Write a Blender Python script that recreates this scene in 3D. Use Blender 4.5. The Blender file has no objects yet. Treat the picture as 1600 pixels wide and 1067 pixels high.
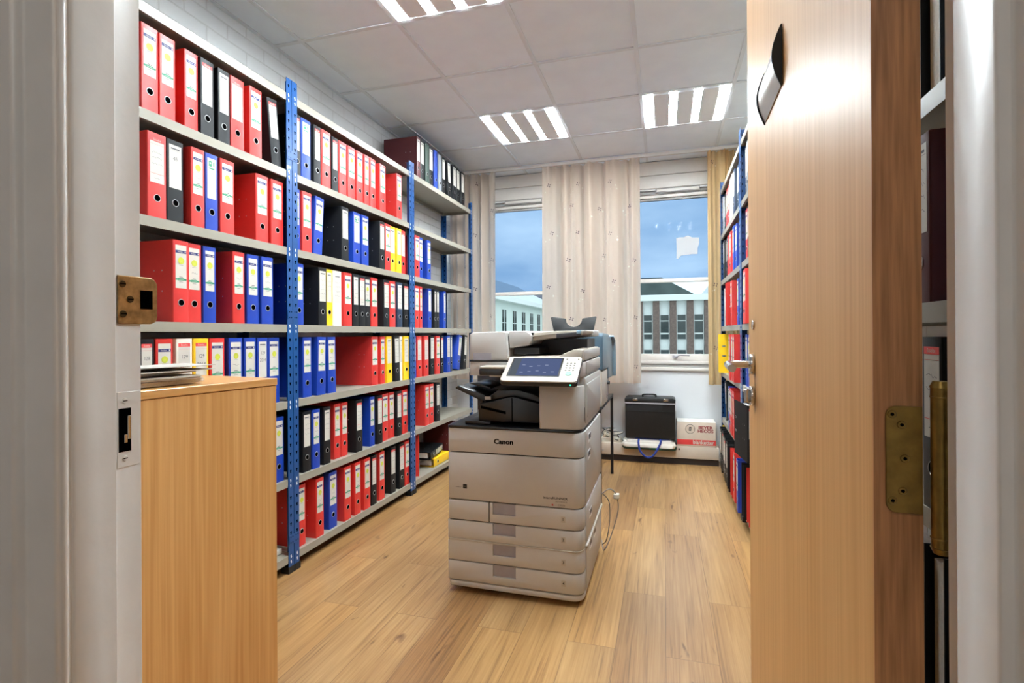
import bpy, bmesh, math, random
from mathutils import Vector, Matrix
random.seed(7)
PI = math.pi
scene = bpy.context.scene
COL = scene.collection

# ---------------------------------------------------------------- materials
def lin(c):
    if isinstance(c, str):
        c = c.lstrip('#'); c = tuple(int(c[i:i+2], 16)/255 for i in (0, 2, 4))
    return tuple((v/12.92 if v <= .04045 else ((v+.055)/1.055)**2.4) for v in c) + (1.0,)

def new_mat(name):
    m = bpy.data.materials.new(name); m.use_nodes = True
    nt = m.node_tree; nt.nodes.clear()
    out = nt.nodes.new('ShaderNodeOutputMaterial')
    return m, nt, out

def N(nt, kind, **kw):
    n = nt.nodes.new('ShaderNode' + kind)
    for k, v in kw.items():
        setattr(n, k, v)
    return n

def setin(n, **kw):
    for k, v in kw.items():
        n.inputs[k.replace('_', ' ')].default_value = v

def ramp(nt, stops):
    r = N(nt, 'ValToRGB')
    els = r.color_ramp.elements
    while len(els) < len(stops):
        els.new(.5)
    for e, (p, c) in zip(els, stops):
        e.position = p; e.color = c
    return r

def mat(name, col, rough=.5, metal=0., spec=.5, var=.05, scale=30., bump=0., bscale=None, coat=0.):
    m, nt, out = new_mat(name)
    b = N(nt, 'BsdfPrincipled')
    c = lin(col)
    tc = N(nt, 'TexCoord')
    nz = N(nt, 'TexNoise'); nz.inputs['Scale'].default_value = scale; nz.inputs['Detail'].default_value = 3
    nt.links.new(tc.outputs['Object'], nz.inputs['Vector'])
    lo = tuple(v*(1-var) for v in c[:3]) + (1,); hi = tuple(min(1, v*(1+var)) for v in c[:3]) + (1,)
    r = ramp(nt, [(.3, lo), (.7, hi)])
    nt.links.new(nz.outputs['Fac'], r.inputs['Fac'])
    nt.links.new(r.outputs['Color'], b.inputs['Base Color'])
    b.inputs['Roughness'].default_value = rough
    b.inputs['Metallic'].default_value = metal
    b.inputs['Specular IOR Level'].default_value = spec
    b.inputs['Coat Weight'].default_value = coat
    if bump:
        nb = N(nt, 'TexNoise'); nb.inputs['Scale'].default_value = bscale or scale*4
        nt.links.new(tc.outputs['Object'], nb.inputs['Vector'])
        bp = N(nt, 'Bump'); bp.inputs['Strength'].default_value = bump; bp.inputs['Distance'].default_value = .002
        nt.links.new(nb.outputs['Fac'], bp.inputs['Height'])
        nt.links.new(bp.outputs['Normal'], b.inputs['Normal'])
    nt.links.new(b.outputs[0], out.inputs[0])
    return m

def emit(name, col, strength):
    m, nt, out = new_mat(name)
    e = N(nt, 'Emission'); e.inputs['Color'].default_value = lin(col) if isinstance(col, str) else col + (1.,); e.inputs['Strength'].default_value = strength
    nt.links.new(e.outputs[0], out.inputs[0])
    return m

def wood(name, dark, light, axis='Z', stretch=.05, scale=18., rough=.38, band=.35):
    """veneer: fine grain running along one axis, broad figure on top"""
    m, nt, out = new_mat(name)
    b = N(nt, 'BsdfPrincipled'); b.inputs['Roughness'].default_value = rough
    tc = N(nt, 'TexCoord')
    def stretched(s, k):
        mp = N(nt, 'Mapping')
        sc = [s, s, s]; sc['XYZ'.index(axis)] = s*k
        mp.inputs['Scale'].default_value = sc
        nt.links.new(tc.outputs['Object'], mp.inputs['Vector'])
        return mp
    n1 = N(nt, 'TexNoise'); n1.inputs['Scale'].default_value = 1; n1.inputs['Detail'].default_value = 4
    nt.links.new(stretched(scale*6, stretch*.35).outputs[0], n1.inputs['Vector'])
    n2 = N(nt, 'TexNoise'); n2.inputs['Scale'].default_value = 1; n2.inputs['Detail'].default_value = 2
    nt.links.new(stretched(scale*.6, stretch*1.5).outputs[0], n2.inputs['Vector'])
    mx = N(nt, 'Mix'); mx.inputs['Factor'].default_value = 1-band
    nt.links.new(n2.outputs['Fac'], mx.inputs['A']); nt.links.new(n1.outputs['Fac'], mx.inputs['B'])
    r = ramp(nt, [(.32, lin(dark)), (.66, lin(light))])
    nt.links.new(mx.outputs['Result'], r.inputs['Fac'])
    nt.links.new(r.outputs['Color'], b.inputs['Base Color'])
    nt.links.new(b.outputs[0], out.inputs[0])
    return m

def brick_paint(name, col, mortar):
    m, nt, out = new_mat(name)
    b = N(nt, 'BsdfPrincipled'); b.inputs['Roughness'].default_value = .55
    tc = N(nt, 'TexCoord'); sp = N(nt, 'SeparateXYZ'); cb = N(nt, 'CombineXYZ')
    nt.links.new(tc.outputs['Object'], sp.inputs[0])
    ad = N(nt, 'Math', operation='ADD'); nt.links.new(sp.outputs['X'], ad.inputs[0]); nt.links.new(sp.outputs['Y'], ad.inputs[1])
    nt.links.new(ad.outputs[0], cb.inputs['X']); nt.links.new(sp.outputs['Z'], cb.inputs['Y'])
    bt = N(nt, 'TexBrick'); bt.inputs['Scale'].default_value = 1
    setin(bt, Brick_Width=.25, Row_Height=.077, Mortar_Size=.006, Mortar_Smooth=.6, Bias=0.)
    c = lin(col)
    bt.inputs['Color1'].default_value = c
    bt.inputs['Color2'].default_value = tuple(v*.95 for v in c[:3]) + (1,)
    bt.inputs['Mortar'].default_value = lin(mortar)
    nt.links.new(cb.outputs[0], bt.inputs['Vector'])
    nt.links.new(bt.outputs['Color'], b.inputs['Base Color'])
    bp = N(nt, 'Bump', invert=True); bp.inputs['Strength'].default_value = .55; bp.inputs['Distance'].default_value = .004
    nt.links.new(bt.outputs['Fac'], bp.inputs['Height']); nt.links.new(bp.outputs['Normal'], b.inputs['Normal'])
    nt.links.new(b.outputs[0], out.inputs[0])
    return m

def floor_mat():
    m, nt, out = new_mat('oak_plank_floor')
    b = N(nt, 'BsdfPrincipled'); b.inputs['Roughness'].default_value = .34; b.inputs['Specular IOR Level'].default_value = .6; b.inputs['Coat Weight'].default_value = .3; b.inputs['Coat Roughness'].default_value = .22
    tc = N(nt, 'TexCoord'); sp = N(nt, 'SeparateXYZ'); cb = N(nt, 'CombineXYZ')
    nt.links.new(tc.outputs['Object'], sp.inputs[0])
    nt.links.new(sp.outputs['Y'], cb.inputs['X']); nt.links.new(sp.outputs['X'], cb.inputs['Y'])
    bt = N(nt, 'TexBrick'); bt.inputs['Scale'].default_value = 1
    bt.offset = .37; bt.offset_frequency = 2
    setin(bt, Brick_Width=1.22, Row_Height=.184, Mortar_Size=.0012, Mortar_Smooth=.2, Bias=0.)
    bt.inputs['Color1'].default_value = (0, 0, 0, 1); bt.inputs['Color2'].default_value = (1, 1, 1, 1)
    bt.inputs['Mortar'].default_value = (.5, .5, .5, 1)
    nt.links.new(cb.outputs[0], bt.inputs['Vector'])
    # grain, shifted per plank
    sh = N(nt, 'VectorMath', operation='SCALE'); sh.inputs['Scale'].default_value = 37.
    nt.links.new(bt.outputs['Color'], sh.inputs[0])
    va = N(nt, 'VectorMath', operation='ADD')
    nt.links.new(cb.outputs[0], va.inputs[0]); nt.links.new(sh.outputs[0], va.inputs[1])
    def noise(sx, sy, detail, dist):
        mp = N(nt, 'Mapping'); mp.inputs['Scale'].default_value = (sx, sy, 1)
        nt.links.new(va.outputs[0], mp.inputs['Vector'])
        nz = N(nt, 'TexNoise'); setin(nz, Scale=1., Detail=detail, Distortion=dist)
        nt.links.new(mp.outputs[0], nz.inputs['Vector']); return nz
    g1 = noise(2.4, 95, 7, .8); g2 = noise(1.1, 12, 3, 1.2); kn = noise(5.5, 17, 2, .5)
    mx = N(nt, 'Mix'); mx.inputs['Factor'].default_value = .42
    nt.links.new(g1.outputs['Fac'], mx.inputs['A']); nt.links.new(g2.outputs['Fac'], mx.inputs['B'])
    r = ramp(nt, [(.30, lin('#75593c')), (.45, lin('#a5825a')), (.68, lin('#bf9f75'))])
    nt.links.new(mx.outputs['Result'], r.inputs['Fac'])
    # plank tone
    tone = ramp(nt, [(0, lin('#dccab2')), (.5, lin('#f2ead8')), (1, lin('#fff0d0'))])
    nt.links.new(bt.outputs['Color'], tone.inputs['Fac'])
    mul = N(nt, 'Mix', data_type='RGBA', blend_type='MULTIPLY'); mul.inputs['Factor'].default_value = 1
    nt.links.new(r.outputs['Color'], mul.inputs[6]); nt.links.new(tone.outputs['Color'], mul.inputs[7])
    # knots
    kr = ramp(nt, [(.0, (1, 1, 1, 1)), (.69, (1, 1, 1, 1)), (.77, lin('#7d5c44'))])
    nt.links.new(kn.outputs['Fac'], kr.inputs['Fac'])
    mk = N(nt, 'Mix', data_type='RGBA', blend_type='MULTIPLY'); mk.inputs['Factor'].default_value = .8
    nt.links.new(mul.outputs[2], mk.inputs[6]); nt.links.new(kr.outputs['Color'], mk.inputs[7])
    jr = ramp(nt, [(0, (1, 1, 1, 1)), (1, lin('#8c7058'))])
    nt.links.new(bt.outputs['Fac'], jr.inputs['Fac'])
    mj = N(nt, 'Mix', data_type='RGBA', blend_type='MULTIPLY'); mj.inputs['Factor'].default_value = .7
    nt.links.new(mk.outputs[2], mj.inputs[6]); nt.links.new(jr.outputs['Color'], mj.inputs[7])
    nt.links.new(mj.outputs[2], b.inputs['Base Color'])
    bp = N(nt, 'Bump', invert=True); bp.inputs['Strength'].default_value = .25; bp.inputs['Distance'].default_value = .001
    nt.links.new(bt.outputs['Fac'], bp.inputs['Height']); nt.links.new(bp.outputs['Normal'], b.inputs['Normal'])
    nt.links.new(b.outputs[0], out.inputs[0])
    return m

def thin_glass(name, col, gloss=.07):
    m, nt, out = new_mat(name)
    t = N(nt, 'BsdfTransparent'); t.inputs['Color'].default_value = col
    g = N(nt, 'BsdfGlossy'); g.inputs['Roughness'].default_value = .02
    fr = N(nt, 'LayerWeight'); fr.inputs['Blend'].default_value = .25
    ml = N(nt, 'Math', operation='MULTIPLY_ADD'); ml.inputs[1].default_value = .10; ml.inputs[2].default_value = 0.
    nt.links.new(fr.outputs['Fresnel'], ml.inputs[0])
    mx = N(nt, 'MixShader')
    nt.links.new(ml.outputs[0], mx.inputs[0]); nt.links.new(t.outputs[0], mx.inputs[1]); nt.links.new(g.outputs[0], mx.inputs[2])
    nt.links.new(mx.outputs[0], out.inputs[0])
    return m

def cloth(name, col, trans=.5, scale=400, tcol=None):
    m, nt, out = new_mat(name)
    d = N(nt, 'BsdfDiffuse'); t = N(nt, 'BsdfTranslucent'); mx = N(nt, 'MixShader')
    mx.inputs[0].default_value = trans
    tc = N(nt, 'TexCoord'); nz = N(nt, 'TexNoise'); nz.inputs['Scale'].default_value = scale
    nt.links.new(tc.outputs['Object'], nz.inputs['Vector'])
    c = lin(col)
    r = ramp(nt, [(.3, tuple(v*.93 for v in c[:3])+(1,)), (.7, c)])
    nt.links.new(nz.outputs['Fac'], r.inputs['Fac'])
    nt.links.new(r.outputs['Color'], d.inputs['Color'])
    t.inputs['Color'].default_value = lin(tcol or col)
    nt.links.new(d.outputs[0], mx.inputs[1]); nt.links.new(t.outputs[0], mx.inputs[2])
    nt.links.new(mx.outputs[0], out.inputs[0])
    return m

MT = dict(
    red=mat('binder_red', '#cc302b', .42, var=.03), blue=mat('binder_blue', '#0f399e', .42, var=.03),
    black=mat('binder_black', '#121316', .5, spec=.3, var=.05), yellow=mat('binder_yellow', '#f0c11c', .45, var=.03),
    white=mat('binder_white', '#e6dfd3', .5, var=.02), maroon=mat('binder_maroon', '#54161c', .5, var=.04),
    green=mat('binder_green', '#24382f', .5), slate=mat('binder_slate', '#7a7f86', .5), navy=mat('binder_navy', '#20324a', .45),
    paper=mat('paper_edges', '#e6e2d9', .8, var=.08, scale=200), label=mat('label_paper', '#c6c1b7', .6, var=.02),
    ink=mat('ink', '#4a4a52', .7), lnavy=mat('label_navy', '#262a66', .6), lime=mat('label_lime', '#bcc03c', .6, var=.1, scale=80),
    lgreen=mat('label_green', '#2e8a66', .6), lred=mat('label_red', '#dd4a48', .6), lpale=mat('label_pale', '#c9c2d8', .6),
    steel=mat('ring_steel', '#b4b4b4', .45, .7, var=.03), hole=mat('hole_black', '#030303', .9, 0, 0.),
    shelf=mat('shelf_enamel', '#938d80', .4, var=.02), post=mat('post_blue', '#084580', .35, var=.05, coat=.2),
    lit_slot=mat('lit_slot_white', '#e8eaee', .35, .3), foot=mat('foot_black', '#0c0c0c', .6),
    copier=mat('copier_beige', '#c2bfbb', .42, var=.012, bump=.05, bscale=900), copier2=mat('copier_light', '#b7afa2', .4, var=.012),
    cgrey=mat('copier_grey', '#a5a2a8', .4), cblack=mat('copier_black', '#141416', .28, var=.1), cdark=mat('copier_charcoal', '#37363a', .45),
    pull=mat('pull_grey', '#9d9aa3', .45), cseam=mat('copier_seam', '#1a1715', .6), start=mat('start_green', '#7fb896', .4), keyc=mat('key_grey', '#54514d', .5),
    ceil=mat('ceiling_tile', '#edf4fd', .8, var=.025, scale=6), tbar=mat('ceiling_tbar', '#dde2e8', .5, var=.01),
    lampw=mat('lamp_enamel', '#f2f4f6', .4, var=.01), louvre=mat('louvre_metal', '#dcdcda', .3, .6),
    wall=mat('wall_paint', '#d9dbdd', .6, var=.02, scale=5), frame=mat('frame_paint', '#e2e1de', .35, var=.03, scale=14, bump=.12, bscale=60),
    winframe=mat('window_paint', '#d6d1cb', .4, var=.015), wingrey=mat('window_grey', '#8c8b8a', .4),
    doorw=wood('door_veneer', '#b68449', '#cfa067', 'Z', .05, 16, .42), dooredge=wood('door_edge', '#8a5c36', '#c48a58', 'Z', .12, 40, .5),
    cab=wood('cabinet_beech', '#c08848', '#dcaa6c', 'Z', .05, 16, .42, .3), cabtop=wood('cabinet_beech_top', '#c08848', '#dcaa6c', 'Y', .05, 16, .3, .3),
    brass=mat('old_brass', '#8a6f3a', .38, .9, var=.2, scale=60), strike=mat('worn_bronze', '#9c7a4c', .45, .75, var=.3, scale=90),
    screw=mat('screw_dark', '#4a3a22', .4, .9), chrome=mat('chrome', '#c9c6c2', .16, 1.), 
    signf=mat('sign_silver', '#b9b3ab', .3, .6, var=.02), curtain=cloth('curtain_cloth', '#c2af9c', .58, tcol='#fff4ec'), curtain_y=cloth('curtain_gold', '#c4a67a', .38, tcol='#fbe6c0'),
    motif=mat('motif_plum', '#5c4450', .9), motif2=mat('motif_cream', '#f4efe2', .9),
    leather=mat('case_leather', '#111112', .5, var=.2, bump=.3, bscale=500), box=mat('carton', '#cfbfae', .75, var=.03), 
    boxtop=mat('carton_top', '#e6e2da', .75), boxred=mat('carton_red', '#cf3a38', .6), boxtxt=mat('carton_maroon', '#8d3038', .6), 
    ledge=mat('ledge_beige', '#c4b6a6', .5, var=.015), plinth=mat('plinth_dark', '#2c2422', .6),
    bag=mat('bag_white', '#ddd8ce', .6, var=.03), bagg=mat('bag_green', '#1e3a2c', .6), strap=mat('strap_blue', '#2b3f94', .8),
    tbl=mat('table_black', '#17171a', .45), hood=mat('hood_blue', '#4f6675', .3, var=.03), hoodl=mat('hood_blue_light', '#93b2c6', .25),
    cable=mat('cable_black', '#101012', .5), cablew=mat('cable_white', '#d8d2c4', .5), cableg=mat('cable_brown', '#8d8078', .5),
    paint_l=mat('facade_green', '#dde7e0', .8, var=.03, scale=.5), roofd=mat('roof_slate', '#4b5654', .8, var=.2, scale=1.),
    fasc=mat('fascia_white', '#f1f5f2', .6), pier=mat('pier_brick', '#7d6a62', .85, var=.2, scale=6), wpane=mat('far_pane', '#2c3c3c', .12, 0, .6, var=.35, scale=.7),
    ground=mat('ground_tarmac', '#9da09d', .9, scale=.3), hill=mat('hill_wood', '#5e5f6b', .95, var=.45, scale=.02), roofw=mat('roof_pale', '#c4ccd2', .6),
    patchw=cloth('patch_white', '#f6f4f2', .6),
)
MT['floor'] = floor_mat()
MT['brick'] = brick_paint('painted_brick', '#c9cacb', '#bbbbbb')
MT['glass_up'] = thin_glass('glass_blue', (.50, .595, .685, 1))
MT['glass_lo'] = thin_glass('glass_green', (.97, 1.0, .965, 1))
MT['tube'] = emit('tube_light', (.86, .957, 1.0), 172.)
MT['halltube'] = emit('hall_light', (1.0, .97, .93), 8.)
MT['screen'] = emit('screen_blue', '#6f7fae', .55)
MT['screen2'] = emit('screen_grey', '#76808c', .55)
MT['screen3'] = emit('screen_icon', '#aab4d4', .8)
MT['led'] = emit('led_green', '#2ff0c0', 2.)

# ---------------------------------------------------------------- mesh builder
class MB:
    def __init__(s):
        s.v = []; s.f = []; s.m = []
    def add(s, vs, fs, m=0):
        o = len(s.v); s.v += [tuple(v) for v in vs]
        for f in fs:
            s.f.append(tuple(i+o for i in f)); s.m.append(m)
        return s
    def box(s, x0, x1, y0, y1, z0, z1, m=0):
        if x0 > x1: x0, x1 = x1, x0
        if y0 > y1: y0, y1 = y1, y0
        if z0 > z1: z0, z1 = z1, z0
        return s.add([(x0,y0,z0),(x1,y0,z0),(x1,y1,z0),(x0,y1,z0),(x0,y0,z1),(x1,y0,z1),(x1,y1,z1),(x0,y1,z1)],
              [(0,3,2,1),(4,5,6,7),(0,1,5,4),(1,2,6,5),(2,3,7,6),(3,0,4,7)], m)
    def poly(s, pts, m=0):
        return s.add(pts, [tuple(range(len(pts)))], m)
    def prism(s, pts, axis, a, b, m=0):
        """pts 2-D outline; axis 'z': (x,y), 'x': (y,z), 'y': (x,z)"""
        def P(p, t):
            return {'z': (p[0], p[1], t), 'x': (t, p[0], p[1]), 'y': (p[0], t, p[1])}[axis]
        n = len(pts)
        vs = [P(p, a) for p in pts] + [P(p, b) for p in pts]
        fs = [tuple(range(n))[::-1], tuple(range(n, 2*n))] + [(i, (i+1) % n, (i+1) % n+n, i+n) for i in range(n)]
        return s.add(vs, fs, m)
    def cyl(s, p0, p1, r0, r1=None, n=16, m=0, caps=True):
        r1 = r0 if r1 is None else r1
        p0 = Vector(p0); p1 = Vector(p1); d = (p1-p0).normalized()
        a = d.orthogonal().normalized(); b = d.cross(a)
        vs = []
        for p, r in ((p0, r0), (p1, r1)):
            for i in range(n):
                t = 2*PI*i/n; vs.append(p + a*r*math.cos(t) + b*r*math.sin(t))
        fs = [(i, (i+1) % n, (i+1) % n+n, i+n) for i in range(n)]
        if caps: fs += [tuple(range(n))[::-1], tuple(range(n, 2*n))]
        return s.add(vs, fs, m)
    def tube(s, path, r, n=8, m=0):
        path = [Vector(p) for p in path]
        rings = []; prev = None
        for i, p in enumerate(path):
            d = (path[min(i+1, len(path)-1)] - path[max(i-1, 0)]).normalized()
            a = d.orthogonal().normalized() if prev is None else (prev - d*prev.dot(d)).normalized()
            prev = a; b = d.cross(a)
            rings.append([p + (a*math.cos(2*PI*k/n) + b*math.sin(2*PI*k/n))*r for k in range(n)])
        vs = [q for rg in rings for q in rg]; fs = []
        for i in range(len(rings)-1):
            for k in range(n):
                fs.append((i*n+k, i*n+(k+1) % n, (i+1)*n+(k+1) % n, (i+1)*n+k))
        fs += [tuple(range(n))[::-1], tuple(range(len(vs)-n, len(vs)))]
        return s.add(vs, fs, m)
    def torus(s, c, axis, R, r, n=24, k=8, m=0):
        c = Vector(c); ax = Vector(axis).normalized(); a = ax.orthogonal().normalized(); b = ax.cross(a)
        vs = []; fs = []
        for i in range(n):
            t = 2*PI*i/n; d = a*math.cos(t)+b*math.sin(t)
            for j in range(k):
                p = 2*PI*j/k; vs.append(c + d*(R + r*math.cos(p)) + ax*r*math.sin(p))
        for i in range(n):
            for j in range(k):
                fs.append((i*k+j, ((i+1) % n)*k+j, ((i+1) % n)*k+(j+1) % k, i*k+(j+1) % k))
        return s.add(vs, fs, m)
    def disc(s, c, axis, r, n=20, m=0, ry=None):
        c = Vector(c); ax = Vector(axis).normalized(); a = ax.orthogonal().normalized(); b = ax.cross(a)
        return s.add([c + a*r*math.cos(2*PI*i/n) + b*(ry or r)*math.sin(2*PI*i/n) for i in range(n)], [tuple(range(n))], m)
    def grid(s, fn, nu, nv, m=0):
        vs = [fn(i/nu, j/nv) for j in range(nv+1) for i in range(nu+1)]
        fs = [(j*(nu+1)+i, j*(nu+1)+i+1, (j+1)*(nu+1)+i+1, (j+1)*(nu+1)+i) for j in range(nv) for i in range(nu)]
        return s.add(vs, fs, m)
    def text(s, body, size, origin, right, up, m=0, align='CENTER', bold=0., sx=1.):
        cu = bpy.data.curves.new('lettering', 'FONT'); cu.body = body; cu.size = size
        cu.align_x = align; cu.align_y = 'CENTER'; cu.offset = bold; cu.resolution_u = 3
        ob = bpy.data.objects.new('lettering', cu)
        me = bpy.data.meshes.new_from_object(ob)
        o = Vector(origin); R = Vector(right).normalized(); U = Vector(up).normalized()
        s.add([o + R*v.co.x*sx + U*v.co.y for v in me.vertices], [tuple(p.vertices) for p in me.polygons], m)
        bpy.data.objects.remove(ob); bpy.data.curves.remove(cu); bpy.data.meshes.remove(me)
        return s
    def xf(s, M):
        s.v = [tuple(M @ Vector(v)) for v in s.v]; return s
    def mesh(s, name, mats, bevel=0., seg=2, smooth=True, angle=35, solid=True, weld=0.):
        me = bpy.data.meshes.new(name)
        me.from_pydata(s.v, [], s.f)
        for mm in (mats if isinstance(mats, (list, tuple)) else [mats]):
            me.materials.append(mm)
        for p, i in zip(me.polygons, s.m):
            p.material_index = i
        bm = bmesh.new(); bm.from_mesh(me)
        if weld: bmesh.ops.remove_doubles(bm, verts=bm.verts, dist=weld)
        if solid: bmesh.ops.recalc_face_normals(bm, faces=bm.faces)
        if bevel:
            es = [e for e in bm.edges if len(e.link_faces) == 2 and e.calc_face_angle(0) > math.radians(40)]
            bmesh.ops.bevel(bm, geom=es, offset=bevel, segments=seg, profile=.5, affect='EDGES', clamp_overlap=True)
        bm.to_mesh(me); bm.free()
        if smooth:
            for p in me.polygons: p.use_smooth = True
            me.set_sharp_from_angle(angle=math.radians(angle))
        return me
    def build(s, name, mats, parent=None, loc=None, **kw):
        return put(name, s.mesh(name, mats, **kw), parent, loc)

def put(name, me, parent=None, loc=None):
    o = bpy.data.objects.new(name, me); COL.objects.link(o)
    if parent: o.parent = parent
    if loc: o.location = loc
    return o

def thing(name, label, cat, loc=(0, 0, 0), rz=0., group=None):
    o = bpy.data.objects.new(name, None); COL.objects.link(o)
    o.empty_display_size = .1
    o.location = loc; o.rotation_euler = (0, 0, rz)
    return tag(o, label, cat, group)

def tag(o, label, cat, group=None):
    o['label'] = label; o['category'] = cat
    if group: o['group'] = group
    return o

def struct(o, label=None, cat=None):
    o['kind'] = 'structure'
    if label: o['label'] = label
    if cat: o['category'] = cat
    return o

def rrect(x0, x1, y0, y1, r, n=6):
    """rounded rectangle outline; r one radius or (x0y0, x1y0, x1y1, x0y1)"""
    if not isinstance(r, (tuple, list)): r = (r,)*4
    pts = []
    for (cx, cy, a0, rr) in ((x0+r[0], y0+r[0], PI, r[0]), (x1-r[1], y0+r[1], 1.5*PI, r[1]), (x1-r[2], y1-r[2], 0, r[2]), (x0+r[3], y1-r[3], .5*PI, r[3])):
        if rr <= 0: pts.append((cx, cy)); continue
        for i in range(n+1):
            t = a0 + .5*PI*i/n; pts.append((cx+rr*math.cos(t), cy+rr*math.sin(t)))
    return pts

# ================================================================= ROOM SHELL
XL, XR, YF, YB, H = -2.122, .80, .57, 5.15, 2.83
floor = struct(MB().box(XL-.3, XR+.9, -1.6, YB+.1, -.12, 0).build('floor', MT['floor']), 'oak plank floor running through the room and doorway', 'floor')
struct(MB().box(XL-.2, XL, YF-.02, YB+.25, 0, 3.0).build('wall_left', MT['brick']), 'white painted brick wall behind the left shelves', 'wall')
struct(MB().box(XR, XR+.2, YF-.02, YB+.25, 0, 3.0).build('wall_right', MT['brick']), 'white painted brick wall behind the right shelves', 'wall')

# window wall with two openings
W1 = (-2.0, -.82); W2 = (-.44, .64); WZ0, WZ1 = .97, 2.52
w = MB()
w.box(XL, XR, YB, YB+.22, 0, WZ0-.1).box(XL, W1[0]-.05, YB, YB+.22, WZ0-.1, 3.0).box(W1[1]+.05, W2[0]-.05, YB, YB+.22, WZ0-.1, 3.0)
w.box(W2[1]+.05, XR, YB, YB+.22, WZ0-.1, 3.0).box(W1[0]-.05, W1[1]+.05, YB, YB+.22, WZ1+.04, 3.0).box(W2[0]-.05, W2[1]+.05, YB, YB+.22, WZ1+.04, 3.0)
struct(w.build('wall_back', MT['wall']), 'grey white painted wall around and below the two windows', 'wall')
# boarded panel with long horizontal bands over the windows
for k, (a, b) in enumerate((W1, W2)):
    p = MB()
    p.box(a-.05, b+.05, YB-.022, YB-.001, 2.70, 2.826).box(a-.05, b+.05, YB-.016, YB-.001, 2.575, 2.697)
    struct(p.build('trim_%d' % (k+1), MT['winframe'], bevel=.003), 'pale horizontal boards above the %s window' % ('left', 'right')[k], 'trim')

# front wall with the doorway the camera looks through
JL, JR, DH = -.82, .30, 2.16
w = MB()
w.box(XL-.2, JL, .45, YF, 0, 3.0).box(JR, XR+.9, .45, YF, 0, 3.0).box(JL, JR, .45, YF, DH+.04, 3.0)
struct(w.build('wall_front', MT['wall']), 'wall with the doorway beside the camera', 'wall')

# door frame: moulded jambs (plan outline extruded upward)
jl = [(-.731, .572), (-.731, .530), (-.729, .527), (-.7172, .5265), (-.7172, .474), (-.7205, .4715), (-.7205, .468), (-.7165, .4655), (-.7165, .4605), (-.7205, .458), (-.7205, .4555),
      (-.724, .453), (-.762, .4505), (-.7655, .4485), (-.7655, .4395), (-.769, .4365), (-.789, .4350), (-.789, .430), (-.85, .430), (-.85, .449), (-.822, .449), (-.822, .572)]
o = MB().prism(jl, 'z', 0, DH).build('trim_3', MT['frame'], bevel=.0012, seg=1)
struct(o, 'grey white moulded door jamb on the left with the strike plates', 'trim'); jamb_l = o
jr = [(.25, .572), (.25, .530), (.248, .527), (.236, .5265), (.236, .4700), (.2385, .4685), (.2455, .4685), (.2475, .467), (.2475, .455), (.262, .452), (.262, .438), (.32, .438), (.32, .449), (.302, .449), (.302, .572)]
struct(MB().prism(jr, 'z', 0, DH).build('trim_4', MT['frame'], bevel=.0012, seg=1), 'grey white moulded door jamb on the right at the hinge', 'trim')
struct(MB().box(JL, JR, .45, .572, DH, DH+.04).build('trim_5', MT['frame']), 'door frame head above the doorway', 'trim')
# hardware on the left jamb
s = MB()
s.prism(rrect(.5375, .596, 1.208, 1.276, (.001, .012, .012, .001)), 'x', -.7312, -.7285)
s.build('strike_plate', MT['strike'], jamb_l, bevel=.0008, seg=1)['label'] = 'worn bronze strike plate with three screws'
s2 = MB().box(-.7287, -.7281, .569, .588, 1.230, 1.257)
s2.build('latch_hole', MT['hole'], jamb_l)
for (yy, zz) in ((.5435, 1.264), (.5545, 1.243), (.5445, 1.222)):
    q = MB().cyl((-.7287, yy, zz), (-.7274, yy, zz), .0052, .0045, 14).box(-.7275, -.7271, yy-.004, yy+.004, zz-.0007, zz+.0007, 1)
    q.build('screw', [MT['screw'], MT['hole']], jamb_l)
q = MB().box(-.7312, -.7302, .5365, .5685, 1.006, 1.112)
q.build('keeper_plate', MT['frame'], jamb_l, bevel=.0006, seg=1)
q = MB().box(-.7304, -.7298, .5385, .556, 1.028, 1.089)
q.build('keeper_hole', MT['hole'], jamb_l)
q = MB().box(-.7300, -.7286, .5505, .5545, 1.045, 1.078).box(-.7300, -.7290, .546, .5505, 1.040, 1.052)
q.build('keeper_tongue', MT['chrome'], jamb_l, bevel=.0006, seg=1)
for zz in (1.0185, 1.0995):
    MB().cyl((-.7303, .5475, zz), (-.7294, .5475, zz), .0042, .0036, 12).box(-.7295, -.7291, .5445, .5505, zz-.0006, zz+.0006, 1).build('keeper_screw', [MT['frame'], MT['hole']], jamb_l)

# hallway behind the camera (walls, ceiling and an unseen lamp added to light the jambs)
w = MB(); w.box(-1.75, -1.6, -1.6, .45, 0, 2.6)
struct(w.build('wall_hall_left', MT['wall']), 'hallway wall left of the doorway', 'wall')
struct(MB().box(1.6, 1.7, -1.6, .45, 0, 2.6).build('wall_hall_right', MT['wall']), 'hallway wall right of the doorway', 'wall')
struct(MB().box(-1.6, 1.6, -1.7, -1.6, 0, 2.6).build('wall_hall_back', MT['wall']), 'hallway wall behind the camera', 'wall')
struct(MB().box(-1.75, 1.7, -1.7, .45, 2.6, 2.7).build('ceiling_hall', MT['ceil']), 'hallway ceiling', 'ceiling')
hl = thing('ceiling_lamp', 'unseen hallway ceiling lamp added to light the door frame', 'lamp', (0, -.7, 2.6))
MB().box(-.45, .45, -.2, .2, -.05, -.001).build('housing', MT['lampw'], hl, bevel=.004)
MB().box(-.42, .42, -.17, .17, -.055, -.05).build('diffuser', MT['halltube'], hl)

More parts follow.
